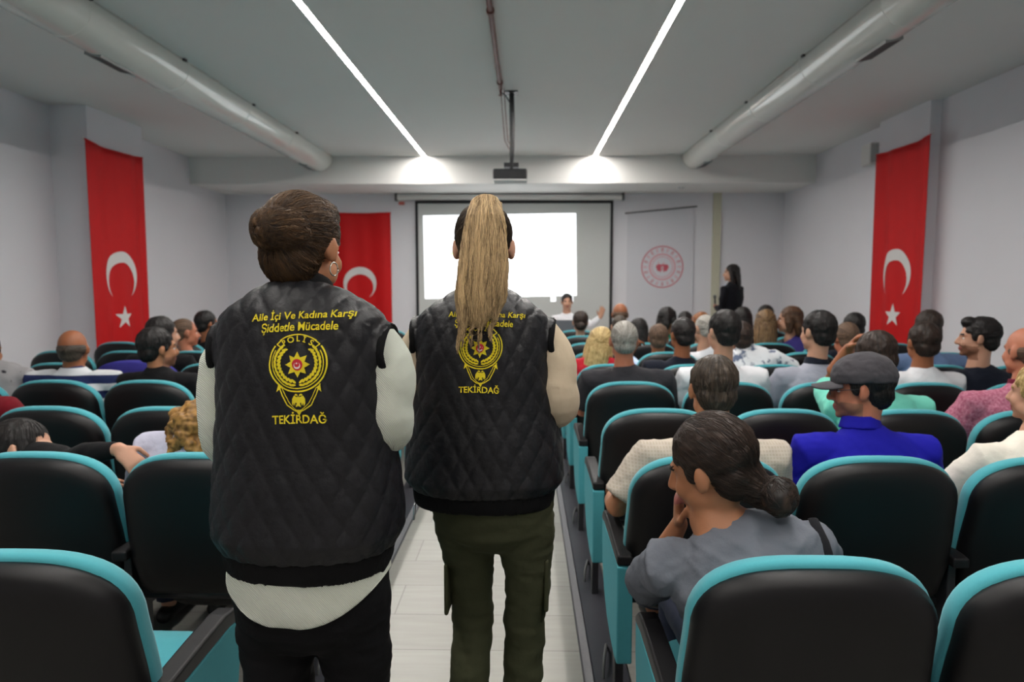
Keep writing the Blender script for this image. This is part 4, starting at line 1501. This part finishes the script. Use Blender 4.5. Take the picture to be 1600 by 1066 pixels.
PX = at(1145, 413, 9.6)
st_t = [((0, 0, 0.86), (0.16, 0.11)), ((0, 0, 0.98), (0.165, 0.115)), ((0, 0, 1.12), (0.135, 0.10)), ((0, 0, 1.28), (0.155, 0.11)), ((0, -0.005, 1.40), (0.16, 0.095)),
        ((0, -0.008, 1.455), (0.12, 0.07)), ((0, -0.008, 1.485), (0.075, 0.056)), ((0, -0.004, 1.52), (0.05, 0.05))]
HZ = PX.z - 0.12
r, T = figure('standing presenter with long black hair in a dark blazer, microphone in hand', (PX.x, 9.6, 0), R(38), st_t,
              {'L': ((-0.175, 0, 1.41), (-0.21, 0.02, 1.13), (-0.06, 0.22, 1.16)), 'R': ((0.175, 0, 1.41), (0.22, 0.02, 1.12), (0.05, 0.22, 1.13))},
              {'L': ((-0.085, 0, 0.86), (-0.09, 0.01, 0.49), (-0.09, 0, 0.09)), 'R': ((0.085, 0, 0.86), (0.09, 0.01, 0.49), (0.09, 0, 0.09))},
              ((0, 0.02, HZ), 38, 0, 0, 1.0), 'fair', 'long', HAIR['black'], C['blazer'], 'long', TROU, 'speakers at the front', 0.007, True, False, True,
              {'L': ((0.6, 0.5, 0.2), (0.2, -0.3, -0.9), 1, 1.0), 'R': ((-0.6, 0.5, 0.1), (-0.3, -0.5, 0.6), -1, 1.0)}, shirt_part='blazer', neck_r=0.045)
build('shirt_front', G().tube([(0, 0.085, 1.47), (0, 0.125, 1.36), (0, 0.130, 1.22), (0, 0.125, 1.1)], [(0.05, 0.01), (0.045, 0.012), (0.03, 0.012), (0.012, 0.01)], 12), C['ltblue'], r, smooth=True)
mc = Matrix.Translation((PX.x, 9.6, 0)) @ Matrix.Rotation(R(38), 4, 'Z')
t = thing('microphone', 'black handheld microphone held by the standing presenter', 'microphone', mc @ V((0.0, 0.27, 1.12)), 0)
build('mic_handle', G().tube([(0, 0, 0), (-0.01, 0, 0.16)], [0.012, 0.014], 10), M['projector'], t, smooth=True)
build('mic_head', G().ell((-0.011, 0, 0.185), (0.024, 0.024, 0.028)), M['vent'], t, smooth=True)


# ------------------------------------------------------------------ the two officers
def quilt(sc_u=0.060, sc_v=0.088, amp=0.0048, skew=0.0, cap=1.43):
    def f(co, n):
        th = math.atan2(co.x, -co.y)
        s = 0.2 * th if co.z < cap else co.x
        u, v = s / sc_u, co.z / sc_v + skew * s
        a, b_ = u + v, u - v
        q_ = abs(math.sin(math.pi * a)) * abs(math.sin(math.pi * b_))
        return amp * (q_ ** 0.42) - amp * 0.5 + 0.003 * noise.noise(co * 9)
    return f


def tri_density(me, lim=0.012):
    import bmesh
    bm = bmesh.new()
    bm.from_mesh(me)
    bmesh.ops.triangulate(bm, faces=bm.faces[:])
    for _ in range(4):
        es = [e for e in bm.edges if e.calc_length() > lim]
        if not es:
            break
        bmesh.ops.subdivide_edges(bm, edges=es, cuts=1)
        bmesh.ops.triangulate(bm, faces=[f for f in bm.faces if len(f.verts) > 3])
    bm.to_mesh(me)
    bm.free()


def text_2d(s, size, italic=0.0, offset=0.0):
    c = bpy.data.curves.new('t', 'FONT')
    c.body = s
    c.size = size
    c.align_x = 'CENTER'
    c.align_y = 'CENTER'
    c.shear = italic
    c.offset = offset
    c.resolution_u = 3
    o = bpy.data.objects.new('t', c)
    COL.objects.link(o)
    dg = bpy.context.evaluated_depsgraph_get()
    me = bpy.data.meshes.new_from_object(o.evaluated_get(dg))
    bpy.data.objects.remove(o, do_unlink=True)
    bpy.data.curves.remove(c)
    tri_density(me)
    vs = [V((v.co.x, v.co.y, 0)) for v in me.vertices]
    fs = [tuple(p.vertices) for p in me.polygons]
    bpy.data.meshes.remove(me)
    return vs, fs


def fit(vs, wd, ht):
    x0, x1 = min(v.x for v in vs), max(v.x for v in vs)
    y0, y1 = min(v.y for v in vs), max(v.y for v in vs)
    return [V(((v.x - (x0 + x1) / 2) * wd / (x1 - x0), (v.y - (y0 + y1) / 2) * ht / (y1 - y0), 0)) for v in vs]


def stroke(pts, w_, close=False):
    P = [V((*p, 0)) for p in pts]
    vs, fs = [], []
    n = len(P)
    for i in range(n):
        a = P[(i - 1) % n] if (close or i > 0) else P[i]
        b_ = P[(i + 1) % n] if (close or i < n - 1) else P[i]
        t_ = (b_ - a).normalized()
        nn = V((-t_.y, t_.x, 0))
        vs += [P[i] + nn * w_ / 2, P[i] - nn * w_ / 2]
    for i in range(n if close else n - 1):
        j = (i + 1) % n
        fs.append((2 * i, 2 * i + 1, 2 * j + 1, 2 * j))
    return vs, fs


def dens(pts, k=8):
    out = []
    for i in range(len(pts) - 1):
        for j in range(k):
            t_ = j / k
            out.append((pts[i][0] * (1 - t_) + pts[i + 1][0] * t_, pts[i][1] * (1 - t_) + pts[i + 1][1] * t_))
    return out + [pts[-1]]


def emblem_shapes():
    """badge drawn in a 914-wide frame centred on the star; returns [(verts, faces, matindex, lift)]"""
    S = []
    cx, cy = 418, 452
    P_ = lambda x, y: ((x - cx), -(y - cy))

    def arc_(r, a0, a1, n=50, c=(418, 440)):
        return [P_(c[0] + r * math.cos(R(a)), c[1] - r * math.sin(R(a))) for a in np.linspace(a0, a1, n)]
    S.append((*stroke(arc_(220, 143, 397), 12), 0, 0.0))
    S.append((*stroke(arc_(196, 150, 390), 8), 0, 0.0))
    S.append((*stroke(arc_(228, 128, 52, 26, (418, 448)), 9), 0, 0.0))
    S.append((*stroke(dens([P_(290, 262), P_(255, 297), P_(292, 322)]), 9), 0, 0.0))
    S.append((*stroke(dens([P_(546, 262), P_(583, 297), P_(545, 322)]), 9), 0, 0.0))
    S.append((*stroke(arc_(150, 137, 43, 20, (418, 440)), 0.1), 0, 0.0))
    # wreath of leaves
    for sgn in (-1, 1):
        for i in range(12):
            a = R(-90 + sgn * (12 + i * 11.2))
            for dr, tilt in ((-15, 0.55), (15, -0.2)):
                r_ = 158 + dr
                x = 418 + r_ * math.cos(a)
                y = 440 - r_ * math.sin(a)
                dirn = a + sgn * (math.pi / 2) + sgn * tilt
                vs = []
                for j in range(10):
                    t_ = 2 * math.pi * j / 10
                    lx_, ly_ = 24 * math.cos(t_), 9.5 * math.sin(t_)
                    vs.append(V((*P_(x + lx_ * math.cos(dirn) - ly_ * math.sin(dirn), y - lx_ * math.sin(dirn) - ly_ * math.cos(dirn)), 0)))
                S.append((vs, [tuple(range(10))], 0, 0.0004))
    # star
    p, f = star_2d(100, 8, 0.60, sub=3)
    S.append(([V((q_.x * 0.96, q_.y, 0)) for q_ in p], f, 0, 0.0003))
    n = 24
    S.append(([V((0, 0, 0))] + [V((39 * math.sin(2 * math.pi * i / n), 44 * math.cos(2 * math.pi * i / n), 0)) for i in range(n)], [(0, i + 1, (i + 1) % n + 1) for i in range(n)], 1, 0.0012))
    p, f = crescent_2d(25, 19, 7, 20, down=False)
    S.append(([V((q_.x, q_.y - 6, 0)) for q_ in p], f, 2, 0.0020))
    p, f = star_2d(10, 5, sub=1)
    S.append(([V((q_.x, q_.y + 12, 0)) for q_ in p], f, 2, 0.0020))
    # lower shield
    for k_, w_ in ((0, 9), (26, 6)):
        pts = [P_(268 + k_, 600 + k_), P_(300 + k_ * 0.9, 690), P_(335 + k_ * 0.7, 765 - k_ * 0.6), P_(385 + k_ * 0.3, 800 - k_ * 0.4), P_(428, 818 - k_ * 0.2), P_(470 - k_ * 0.3, 800 - k_ * 0.4), P_(522 - k_ * 0.7, 765 - k_ * 0.6), P_(558 - k_ * 0.9, 690), P_(588 - k_, 600 + k_)]
        S.append((*stroke(dens(pts, 6), w_), 0, 0.0))
    for sx_ in (-1, 1):
        x = 428 + sx_ * 160
        S.append(([V((*P_(x, 605), 0)), V((*P_(x + sx_ * 12, 665), 0)), V((*P_(x - sx_ * 28, 628), 0))], [(0, 1, 2)], 0, 0.0004))
    S.append(([V((*P_(405, 800), 0)), V((*P_(455, 800), 0)), V((*P_(431, 848), 0))], [(0, 1, 2)], 0, 0.0004))
    # two-headed eagle
    for sx_ in (-1, 1):
        for poly in ([(2, 700), (14, 690), (24, 692), (30, 684), (20, 676), (8, 680)], [(6, 705), (34, 690), (48, 715), (50, 750), (40, 772), (34, 745), (27, 770), (20, 742), (8, 752)]):
            vs = [V((*P_(428 + sx_ * a, b_), 0)) for a, b_ in poly]
            S.append((vs, [tuple(range(len(vs)))], 0, 0.0004))
    vs = [V((*P_(428 + a, b_), 0)) for a, b_ in ((-10, 700), (10, 700), (12, 750), (20, 778), (0, 770), (-20, 778), (-12, 750))]
    S.append((vs, [tuple(range(7))], 0, 0.0004))
    # POLIS letters
    for ch, a in (('P', 124), ('O', 107), ('L', 90), ('İ', 74), ('S', 57)):
        vs, fs = text_2d(ch, 62, 0, 1.2)
        x, y = 418 + 186 * math.cos(R(a)), 440 - 186 * math.sin(R(a))
        rot = R(a - 90)
        o_ = V((*P_(x, y), 0))
        S.append(([o_ + V((v.x * math.cos(rot) - v.y * math.sin(rot), v.x * math.sin(rot) + v.y * math.cos(rot), 0)) for v in vs], fs, 0, 0.0006))
    return S


EMB = emblem_shapes()


def decorate(vest_o, items, cx, tilt, rz_, emb):
    """lay flat embroidery onto the back of the vest (vest local frame, -y side)"""
    me = vest_o.data
    bvh = BVHTree.FromPolygons([v.co.copy() for v in me.vertices], [tuple(p.vertices) for p in me.polygons])

    def lay(vs, x0, z0, lift, rot):
        out = []
        c, s = math.cos(rot), math.sin(rot)
        for v in vs:
            x = x0 + v.x * c - v.y * s
            z = z0 + v.x * s + v.y * c
            ys = []
            nsum = V((0, 0, 0))
            for dx, dz in ((0, 0), (0.007, 0), (-0.007, 0), (0, 0.007), (0, -0.007)):
                hit = bvh.ray_cast(V((x + dx, -1.0, z + dz)), V((0, 1, 0)))
                if hit[0]:
                    ys.append(hit[0].y)
                    nsum += hit[1]
            y = 0.5 * min(ys) + 0.5 * ys[0] if ys else -0.14
            n_ = nsum.normalized() if ys else V((0, -1, 0))
            out.append(tuple(V((x, y, z)) + n_ * (0.0028 + lift)))
        return out
    for s_, wd, ht, x0, z0, rot, ital in items:
        vs, fs = text_2d(s_, 1.0, ital, 0.016)
        vs = fit(vs, wd, ht)
        # slight arch
        vs = [V((v.x, v.y - (v.x / (wd / 2)) ** 2 * 0.002, 0)) for v in vs]
        g = G().add(lay(vs, x0, z0, 0.0, rot), fs)
        build('back_lettering', g, M['yellow'], vest_o)
    ex, ez, k = emb
    g = G()
    for vs, fs, mi, lift in EMB:
        g.add(lay([v * k for v in vs], ex, ez, lift, tilt), fs, mi)
    build('back_badge', g, [M['yellow'], M['embred'], M['embwhite']], vest_o)


def vest_mesh(root, rings, armholes, band, collar_rings, name='vest'):
    g = G()
    g.tube([q_[0] for q_ in rings], [q_[1] for q_ in rings], 40, ref=(1, 0, 0), p=2.35, round_ends=False)
    for a, b_, ra, rb in armholes:
        g.tube([a, b_], [ra, rb], 20, ref=(0, 0, 1), round_ends=False)
    v = solid(name, g, M['vest'], root, 0.0048, 4, disp=quilt())
    g = G()
    g.tube([q_[0] for q_ in band], [q_[1] for q_ in band], 40, ref=(1, 0, 0), p=2.35, round_ends=False)
    rib = lambda co, n: 0.0012 * math.sin(math.atan2(co.x, -co.y) * 170)
    solid('hem_band', g, M['vestband'], v, 0.005, 3, disp=rib)
    g = G()
    g.tube([q_[0] for q_ in collar_rings], [q_[1] for q_ in collar_rings], 28, ref=(1, 0, 0), round_ends=False)
    solid('collar', g, M['vestband'], v, 0.005, 3)
    return v


def long_sleeve(g, sh, el, wr_, r=(0.054, 0.059, 0.062, 0.060, 0.050, 0.036)):
    """sleeve along a rounded elbow"""
    sh, el, wr_ = V(sh), V(el), V(wr_)
    a = el + (sh - el).normalized() * 0.07
    c = el + (wr_ - el).normalized() * 0.07
    o_ = V((math.copysign(0.012, sh.x), 0, 0))
    P = [V((sh.x * 0.7, sh.y, sh.z)), sh]
    P += [sh.lerp(a, k) + o_ * math.sin(math.pi * k) for k in (0.25, 0.5, 0.75)]
    for k in (0.0, 0.2, 0.4, 0.6, 0.8, 1.0):
        P.append((a * (1 - k) + el * k).lerp(el * (1 - k) + c * k, k))
    P += [c.lerp(wr_, 0.4), wr_]
    xs = (0, 0.15, 0.45, 0.65, 0.88, 1.0)
    rr = [float(np.interp(i / (len(P) - 1), xs, r)) for i in range(len(P))]
    g.tube(P, rr, 18, ref=(0.15, 0, 1) if False else (1, 0, 0), round_ends=False)


def officer(label, px_x, d, rz_, torso, arms, legs, headT, skin, vest_rings, armholes, band, collar_r, shirt_m, pants_m, hem=None, hands=None, leg_r=(0.098, 0.084, 0.068, 0.066, 0.06)):
    root = thing('person', label, 'person', (px_x, d, 0), R(rz_), 'women officers walking down the aisle')
    T = headT
    g = G()
    g.tube([t_[0] for t_ in torso], [t_[1] for t_ in torso], 24, ref=(1, 0, 0), p=2.2)
    nb = V(torso[-1][0])
    top = T @ V((0, -0.022, -0.05))
    g.tube([nb - V((0, 0, 0.04)), nb.lerp(top, 0.5), top], [0.052, 0.047, 0.048], 18)
    head_prims(g, T, True)
    for sd, (sh, el, wr_) in arms.items():
        sh, el, wr_ = V(sh), V(el), V(wr_)
        g.tube([V((sh.x * 0.7, sh.y, sh.z)), sh, sh.lerp(el, 0.5), el, el.lerp(wr_, 0.35), wr_], [0.048, 0.048, 0.042, 0.036, 0.036, 0.024], 14, ref=(0, 0, 1))
        hd = hands[sd]
        hand(g, wr_, *hd, 0.95)
    for sd, L_ in legs.items():
        g.tube(L_, [0.062, 0.052, 0.042, 0.042, 0.034], 16)
    bf = beardfn(T)
    solid('body', g, [SKIN[skin], M['lip'], HAIR['brown']], root, 0.006, 4, matfn=lambda c: bf(c, False))
    add_eyes(root, T)
    v = vest_mesh(root, vest_rings, armholes, band, collar_r)
    # shirt: sleeves and the body under the vest
    g = G()
    for sd, (sh, el, wr_) in arms.items():
        long_sleeve(g, sh, el, wr_)
    g.tube([t_[0] for t_ in torso[1:-1]], [(t_[1][0] + 0.006, t_[1][1] + 0.006) for t_ in torso[1:-1]], 24, ref=(1, 0, 0), p=2.2, round_ends=False)
    if hem:
        g.tube([q_[0] for q_ in hem], [q_[1] for q_ in hem], 40, ref=(1, 0, 0), p=2.3, round_ends=False)

    def trim_(co, n):
        return 0.0035 * noise.noise(V((co.x * 10, co.y * 10, co.z * 20))) + 0.0012 * noise.noise(co * 45)
    so = solid('shirt', g, shirt_m, root, 0.006, 4, disp=trim_)
    if hem:
        # curved shirt tail: deepest at the middle of the back
        zt = hem[-1][0][2]
        for q_ in so.data.vertices:
            lim = hem[0][0][2] + 0.085 * min(1.0, abs(q_.co.x) / 0.185) ** 2.2
            if q_.co.z < lim:
                q_.co.z = lim
    # trousers
    g = G()
    g.tube([t_[0] for t_ in torso[:3]], [(t_[1][0] + 0.012, t_[1][1] + 0.012) for t_ in torso[:3]], 28, ref=(1, 0, 0), p=2.2)
    for sd, L_ in legs.items():
        rr_ = leg_r
        g.tube([V(p_) for p_ in L_[:-1]] + [V(L_[-1]) + V((0, 0, 0.0))], rr_, 20, ref=(1, 0, 0), round_ends=False)
    solid('trousers', g, pants_m, root, 0.008, 4, disp=lambda co, n: 0.006 * noise.noise(V((co.x * 9, co.y * 9, co.z * 24))) + 0.003 * noise.noise(V((co.x * 20, co.y * 20, co.z * 60))))
    for sd, L_ in legs.items():
        an = V(L_[-1])
        g = G().tube([an + V((0, -0.045, -0.045)), an + V((0, 0.03, -0.035)), an + V((0, 0.12, -0.052)), an + V((0, 0.17, -0.06))], [(0.034, 0.034), (0.040, 0.042), (0.044, 0.028), (0.036, 0.02)], 14, ref=(1, 0, 0))
        zf = an.z - 0.085
        g.v = [(x, y, max(z, zf)) for x, y, z in g.v]
        build('shoe', g, SHOE, root, smooth=True)
    return root, v, T


# officer 1: white ribbed shirt, bun ------------------------------------------------
W1x = -0.49
T1 = head_matrix((0.002, 0.010, 1.596), -16, -4, 0, 0.955)
torso1 = [((0, 0, 0.80), (0.165, 0.115)), ((0, 0, 0.92), (0.172, 0.12)), ((0, 0, 1.06), (0.145, 0.10)), ((0, 0, 1.24), (0.158, 0.108)), ((0, -0.004, 1.36), (0.166, 0.10)),
          ((0, -0.006, 1.425), (0.13, 0.075)), ((0, -0.006, 1.46), (0.08, 0.06)), ((0, -0.002, 1.50), (0.052, 0.052))]
arms1 = {'L': ((-0.168, 0, 1.372), (-0.196, 0.0, 1.14), (-0.13, 0.20, 1.11)), 'R': ((0.168, 0, 1.374), (0.190, -0.01, 1.185), (0.10, 0.20, 1.17))}
legs1 = {'L': [(-0.085, 0.0, 0.83), (-0.088, 0.01, 0.66), (-0.085, 0.03, 0.48), (-0.085, 0.0, 0.30), (-0.085, -0.03, 0.09)],
         'R': [(0.085, 0.0, 0.83), (0.09, 0.03, 0.66), (0.088, 0.06, 0.48), (0.088, 0.04, 0.30), (0.088, 0.02, 0.09)]}
vr1 = [((0, 0, 0.935), (0.196, 0.15)), ((0, 0, 0.975), (0.214, 0.162)), ((0, 0, 1.04), (0.212, 0.156)), ((0, 0, 1.16), (0.200, 0.145)), ((0, 0, 1.28), (0.192, 0.138)),
       ((0, -0.004, 1.36), (0.189, 0.130)), ((0, -0.006, 1.41), (0.187, 0.120)), ((0, -0.006, 1.442), (0.180, 0.112)), ((0, -0.006, 1.462), (0.164, 0.106)), ((0, -0.006, 1.482), (0.132, 0.098)), ((0, -0.006, 1.50), (0.098, 0.084)), ((0, -0.004, 1.512), (0.070, 0.067))]
arm1 = [((-0.11, -0.004, 1.385), (-0.186, -0.002, 1.37), 0.055, 0.064), ((0.11, -0.004, 1.385), (0.186, -0.002, 1.37), 0.055, 0.064)]
band1 = [((0, 0, 0.885), (0.182, 0.138)), ((0, 0, 0.90), (0.186, 0.142)), ((0, 0, 0.945), (0.194, 0.148))]
col1 = [((0, -0.004, 1.475), (0.084, 0.074)), ((0, -0.002, 1.505), (0.068, 0.066)), ((0, -0.002, 1.524), (0.061, 0.061)), ((0, 0.0, 1.530), (0.055, 0.055))]
hem1 = [((0, 0, 0.79), (0.180, 0.136)), ((0, 0, 0.83), (0.184, 0.138)), ((0, 0, 0.90), (0.180, 0.134)), ((0, 0, 0.95), (0.17, 0.125))]
hands1 = {'L': ((0.6, 0.7, 0.1), (0.3, -0.4, -0.8), 1, 0.8), 'R': ((-0.6, 0.7, 0.1), (-0.3, -0.4, -0.8), -1, 0.8)}
r1, v1, T1 = officer('woman officer with chestnut bun, black quilted vest over a white ribbed shirt, walking away', W1x, 1.5, -4, torso1, arms1, legs1, T1, 'warm',
                     vr1, arm1, band1, col1, M['white_rib'], M['black_cloth'], hem=hem1, hands=hands1)
decorate(v1, [('Aile İçi Ve Kadına Karşı', 0.206, 0.0235, 0.040, 1.452, R(2.6), 0.12),
              ('Şiddetle Mücadele', 0.154, 0.0235, 0.036, 1.427, R(2.6), 0.12),
              ('TEKİRDAĞ', 0.111, 0.024, 0.040, 1.245, R(1.0), 0.0)],
         0, R(0.5), -9, (0.037, 1.352, 0.116 / 445))
# armhole piping is the dark border of the vest
for s in (-1, 1):
    a = arm1[0] if s < 0 else arm1[1]
    c = V(a[1]) + V((s * 0.0, 0, 0))
    g = G().tube([c + V((s * (0.001 + 0.006 * abs(math.sin(q_))), 0.064 * math.cos(q_), 0.058 * math.sin(q_) - 0.002)) for q_ in [2 * math.pi * i / 24 for i in range(25)]], [(0.004, 0.009)] * 25, 8, ref=(0, 1, 0), round_ends=False)
    build('armhole_band', g, M['vestband'], v1, smooth=True)

# hair of officer 1: swept back into a high bun
g = G()
g.ell((0, -0.020, 0.034), (0.084, 0.100, 0.090), T1, 24, 14)
g.ell((0, -0.052, -0.022), (0.073, 0.060, 0.074), T1, 20, 12)
g.ell((0, -0.035, -0.075), (0.055, 0.045, 0.045), T1, 20, 12)
g.ell((0, 0.02, 0.072), (0.066, 0.062, 0.046), T1, 20, 12)
bc = V((-0.003, -0.118, 0.026))
g.ell(bc, (0.046, 0.036, 0.044), T1, 20, 14)
g.tube([bc + V((0.03, 0.03, 0.0)), bc], [0.05, 0.04], 14, T=T1)
T1i = T1.inverted()


def hair1(co):
    p = T1i @ co
    d = p - bc
    if d.length < 0.058:
        a = math.atan2(d.z, d.x)
        v = math.sin(a * 2 + d.length * 260) * 0.7 + 0.6 * noise.noise(V((d.length * 200, a * 4, 0)))
    else:
        a = math.atan2(d.z, d.x)
        v = noise.noise(V((a * 26, d.length * 7, p.y * 4))) + 0.7 * noise.noise(V((a * 70, d.length * 9, 3)))
        v += 0.35 * noise.noise(p * 14)
    return v


h1 = solid('hair', g, HAIR['brown_up'], r1, 0.0034, 1, disp=lambda co, n: 0.0026 * hair1(co), streak=lambda co: min(1, max(0, 0.42 + 0.55 * hair1(co))))
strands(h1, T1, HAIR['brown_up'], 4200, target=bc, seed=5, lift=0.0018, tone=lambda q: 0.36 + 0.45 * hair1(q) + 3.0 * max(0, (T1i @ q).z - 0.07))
for s in (1, -1):
    pts = [T1 @ V((s * (0.083 + 0.002 * math.cos(q_)), -0.004 + 0.012 * math.cos(q_), -0.052 + 0.015 * math.sin(q_))) for q_ in [2 * math.pi * i / 18 for i in range(19)]]
    build('hoop_earring', G().tube(pts, [0.0016] * 19, 8, ref=(1, 0, 0), round_ends=False), M['gold'], r1, smooth=True)

# officer 2: beige shirt, ponytail, olive trousers -----------------------------------
W2x = -0.118
T2 = head_matrix((0.0, 0.012, 1.617), 3, -4, 0, 1.0)
torso2 = [((0.026, 0, 0.87), (0.160, 0.112)), ((0.02, 0, 0.95), (0.168, 0.12)), ((0, 0, 1.08), (0.145, 0.10)), ((0, 0, 1.25), (0.158, 0.108)), ((0, -0.004, 1.37), (0.166, 0.10)),
          ((0, -0.006, 1.435), (0.13, 0.075)), ((0, -0.006, 1.47), (0.08, 0.06)), ((0, -0.002, 1.51), (0.052, 0.052))]
arms2 = {'L': ((-0.168, 0, 1.362), (-0.20, -0.01, 1.15), (-0.13, 0.20, 1.11)), 'R': ((0.168, 0, 1.362), (0.218, -0.02, 1.165), (0.14, 0.19, 1.12))}
legs2 = {'L': [(-0.058, 0.0, 0.86), (-0.048, 0.03, 0.69), (-0.042, 0.06, 0.50), (-0.045, -0.02, 0.32), (-0.045, -0.12, 0.13)],
         'R': [(0.112, 0.0, 0.86), (0.124, 0.02, 0.69), (0.114, 0.03, 0.50), (0.104, 0.03, 0.30), (0.102, 0.03, 0.09)]}
vr2 = [((0, 0, 0.945), (0.205, 0.15)), ((0, 0, 0.975), (0.226, 0.162)), ((0, 0, 1.04), (0.222, 0.156)), ((0, 0, 1.16), (0.203, 0.145)), ((0, 0, 1.28), (0.192, 0.138)),
       ((0, -0.004, 1.35), (0.190, 0.130)), ((0, -0.006, 1.395), (0.187, 0.120)), ((0, -0.006, 1.425), (0.178, 0.110)), ((0, -0.006, 1.447), (0.158, 0.102)), ((0, -0.006, 1.468), (0.125, 0.092)), ((0, -0.006, 1.487), (0.092, 0.080)), ((0, -0.004, 1.50), (0.068, 0.067))]
arm2 = [((-0.11, -0.004, 1.375), (-0.186, -0.002, 1.36), 0.055, 0.064), ((0.11, -0.004, 1.375), (0.186, -0.002, 1.36), 0.055, 0.064)]
band2 = [((0, 0, 0.90), (0.196, 0.140)), ((0, 0, 0.915), (0.199, 0.144)), ((0, 0, 0.955), (0.203, 0.148))]
col2 = [((0, -0.004, 1.48), (0.078, 0.070)), ((0, -0.002, 1.51), (0.064, 0.062)), ((0, 0.0, 1.54), (0.060, 0.060)), ((0, 0.002, 1.546), (0.053, 0.053))]
r2, v2, T2 = officer('woman officer with long blond ponytail, black quilted vest and olive trousers, walking away', W2x, 1.9, -3, torso2, arms2, legs2, T2, 'fair',
                     vr2, arm2, band2, col2, M['beige'], M['olive'], hands=hands1, leg_r=(0.092, 0.070, 0.060, 0.058, 0.058))
decorate(v2, [('Aile İçi Ve Kadına Karşı', 0.200, 0.0225, 0.020, 1.434, R(-1.0), 0.10),
              ('Şiddetle Mücadele', 0.152, 0.0225, 0.014, 1.410, R(-1.0), 0.10),
              ('TEKİRDAĞ', 0.108, 0.022, 0.004, 1.242, R(-1.0), 0.0)],
         0, R(-1.0), -3, (0.006, 1.347, 0.114 / 445))
for s in (-1, 1):
    a = arm2[0] if s < 0 else arm2[1]
    c = V(a[1])
    g = G().tube([c + V((s * (0.001 + 0.006 * abs(math.sin(q_))), 0.064 * math.cos(q_), 0.058 * math.sin(q_) - 0.002)) for q_ in [2 * math.pi * i / 24 for i in range(25)]], [(0.004, 0.009)] * 25, 8, ref=(0, 1, 0), round_ends=False)
    build('armhole_band', g, M['vestband'], v2, smooth=True)
# cargo pockets and zip pull
for xk, z0 in ((-0.112, 0.64), (0.188, 0.66)):
    build('cargo_pocket', G().box((xk * 0.95 - 0.006, -0.04, z0 - 0.07), (xk * 0.95 + 0.006, 0.07, z0 + 0.08)), M['olive'], r2, bevel=0.008)
build('zip_pull', G().tube([(-0.188, -0.06, 0.90), (-0.190, -0.065, 0.86)], [0.004, 0.003], 8), M['chrome'], v2, smooth=True)

g = G()
g.ell((0, -0.018, 0.032), (0.079, 0.098, 0.086), T2, 24, 14)
g.ell((0, -0.048, -0.016), (0.067, 0.056, 0.064), T2, 20, 12)
T2i = T2.inverted()
pa = V((0, -0.075, 0.085))


def hair2(co):
    p = T2i @ co
    d = p - pa
    a = math.atan2(d.x, -d.z)
    return noise.noise(V((a * 24, d.length * 6, 2))) + 0.6 * noise.noise(V((a * 60, d.length * 9, 3)))


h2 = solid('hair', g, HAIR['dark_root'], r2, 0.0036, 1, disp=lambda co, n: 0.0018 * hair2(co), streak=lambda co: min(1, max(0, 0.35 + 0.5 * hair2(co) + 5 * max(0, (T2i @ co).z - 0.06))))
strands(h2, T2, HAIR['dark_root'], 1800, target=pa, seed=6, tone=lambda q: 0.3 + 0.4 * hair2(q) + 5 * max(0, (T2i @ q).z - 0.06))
# ponytail
g = G()
path = [V((0.012, -0.070, 0.100)), V((0.012, -0.115, 0.100)), V((0.011, -0.142, 0.06)), V((0.009, -0.152, -0.01)), V((0.006, -0.158, -0.08)), V((0.000, -0.160, -0.14)), V((-0.006, -0.160, -0.185)), V((-0.012, -0.158, -0.215))]
rad = [(0.024, 0.020), (0.034, 0.024), (0.043, 0.026), (0.048, 0.028), (0.054, 0.026), (0.056, 0.020), (0.044, 0.014), (0.020, 0.008)]
g.tube(path, rad, 24, ref=(1, 0, 0), T=T2)
random.seed(11)
for i in range(90):
    a = random.uniform(0, 2 * math.pi)
    k1 = random.uniform(0.75, 1.05)
    end = random.uniform(0.55, 1.18)
    pts, rs = [], []
    for j, (p, q_) in enumerate(zip(path, rad)):
        t_ = j / (len(path) - 1)
        if t_ > end:
            break
        wob = 0.004 * math.sin(t_ * 5 + i)
        kx = k1 * (1.0 + (0.25 * t_ if t_ > 0.4 else 0))
        pts.append(V((p.x + max(q_[0], 0.034 if j > 4 else 0) * kx * math.cos(a) + wob, p.y + q_[1] * k1 * math.sin(a), p.z - (0.02 * random.random() if j > 4 else 0))))
        rs.append(0.0042 * (1.0 - 0.55 * t_))
    if end > 1.0:
        pts.append(pts[-1] + V((-0.004 + 0.006 * math.cos(a), 0.0, -0.055 * (end - 0.9) * 4)))
        rs.append(0.0012)
    if len(pts) > 2:
        g.tube(pts, rs, 6, ref=(1, 0, 0), T=T2)


def pony(co):
    p = T2i @ co
    a = p.x / (0.03 + 0.03 * min(1, max(0, (0.1 - p.z) / 0.15)))
    return noise.noise(V((a * 6.5, p.y * 25, p.z * 3.5))) + 0.8 * noise.noise(V((a * 19, p.y * 60, p.z * 7 + 3)))


h3 = solid('ponytail', g, HAIR['blond_pony'], r2, 0.0032, 1, disp=lambda co, n: 0.0022 * pony(co), streak=lambda co: min(1, max(0, 0.52 + 0.55 * pony(co))))
strands(h3, T2, HAIR['blond_pony'], 3600, target=(0.0, -0.16, -0.9), seed=8, seg=9, step=0.011, lift=0.0022, tone=lambda q: 0.62 + 0.75 * pony(q))
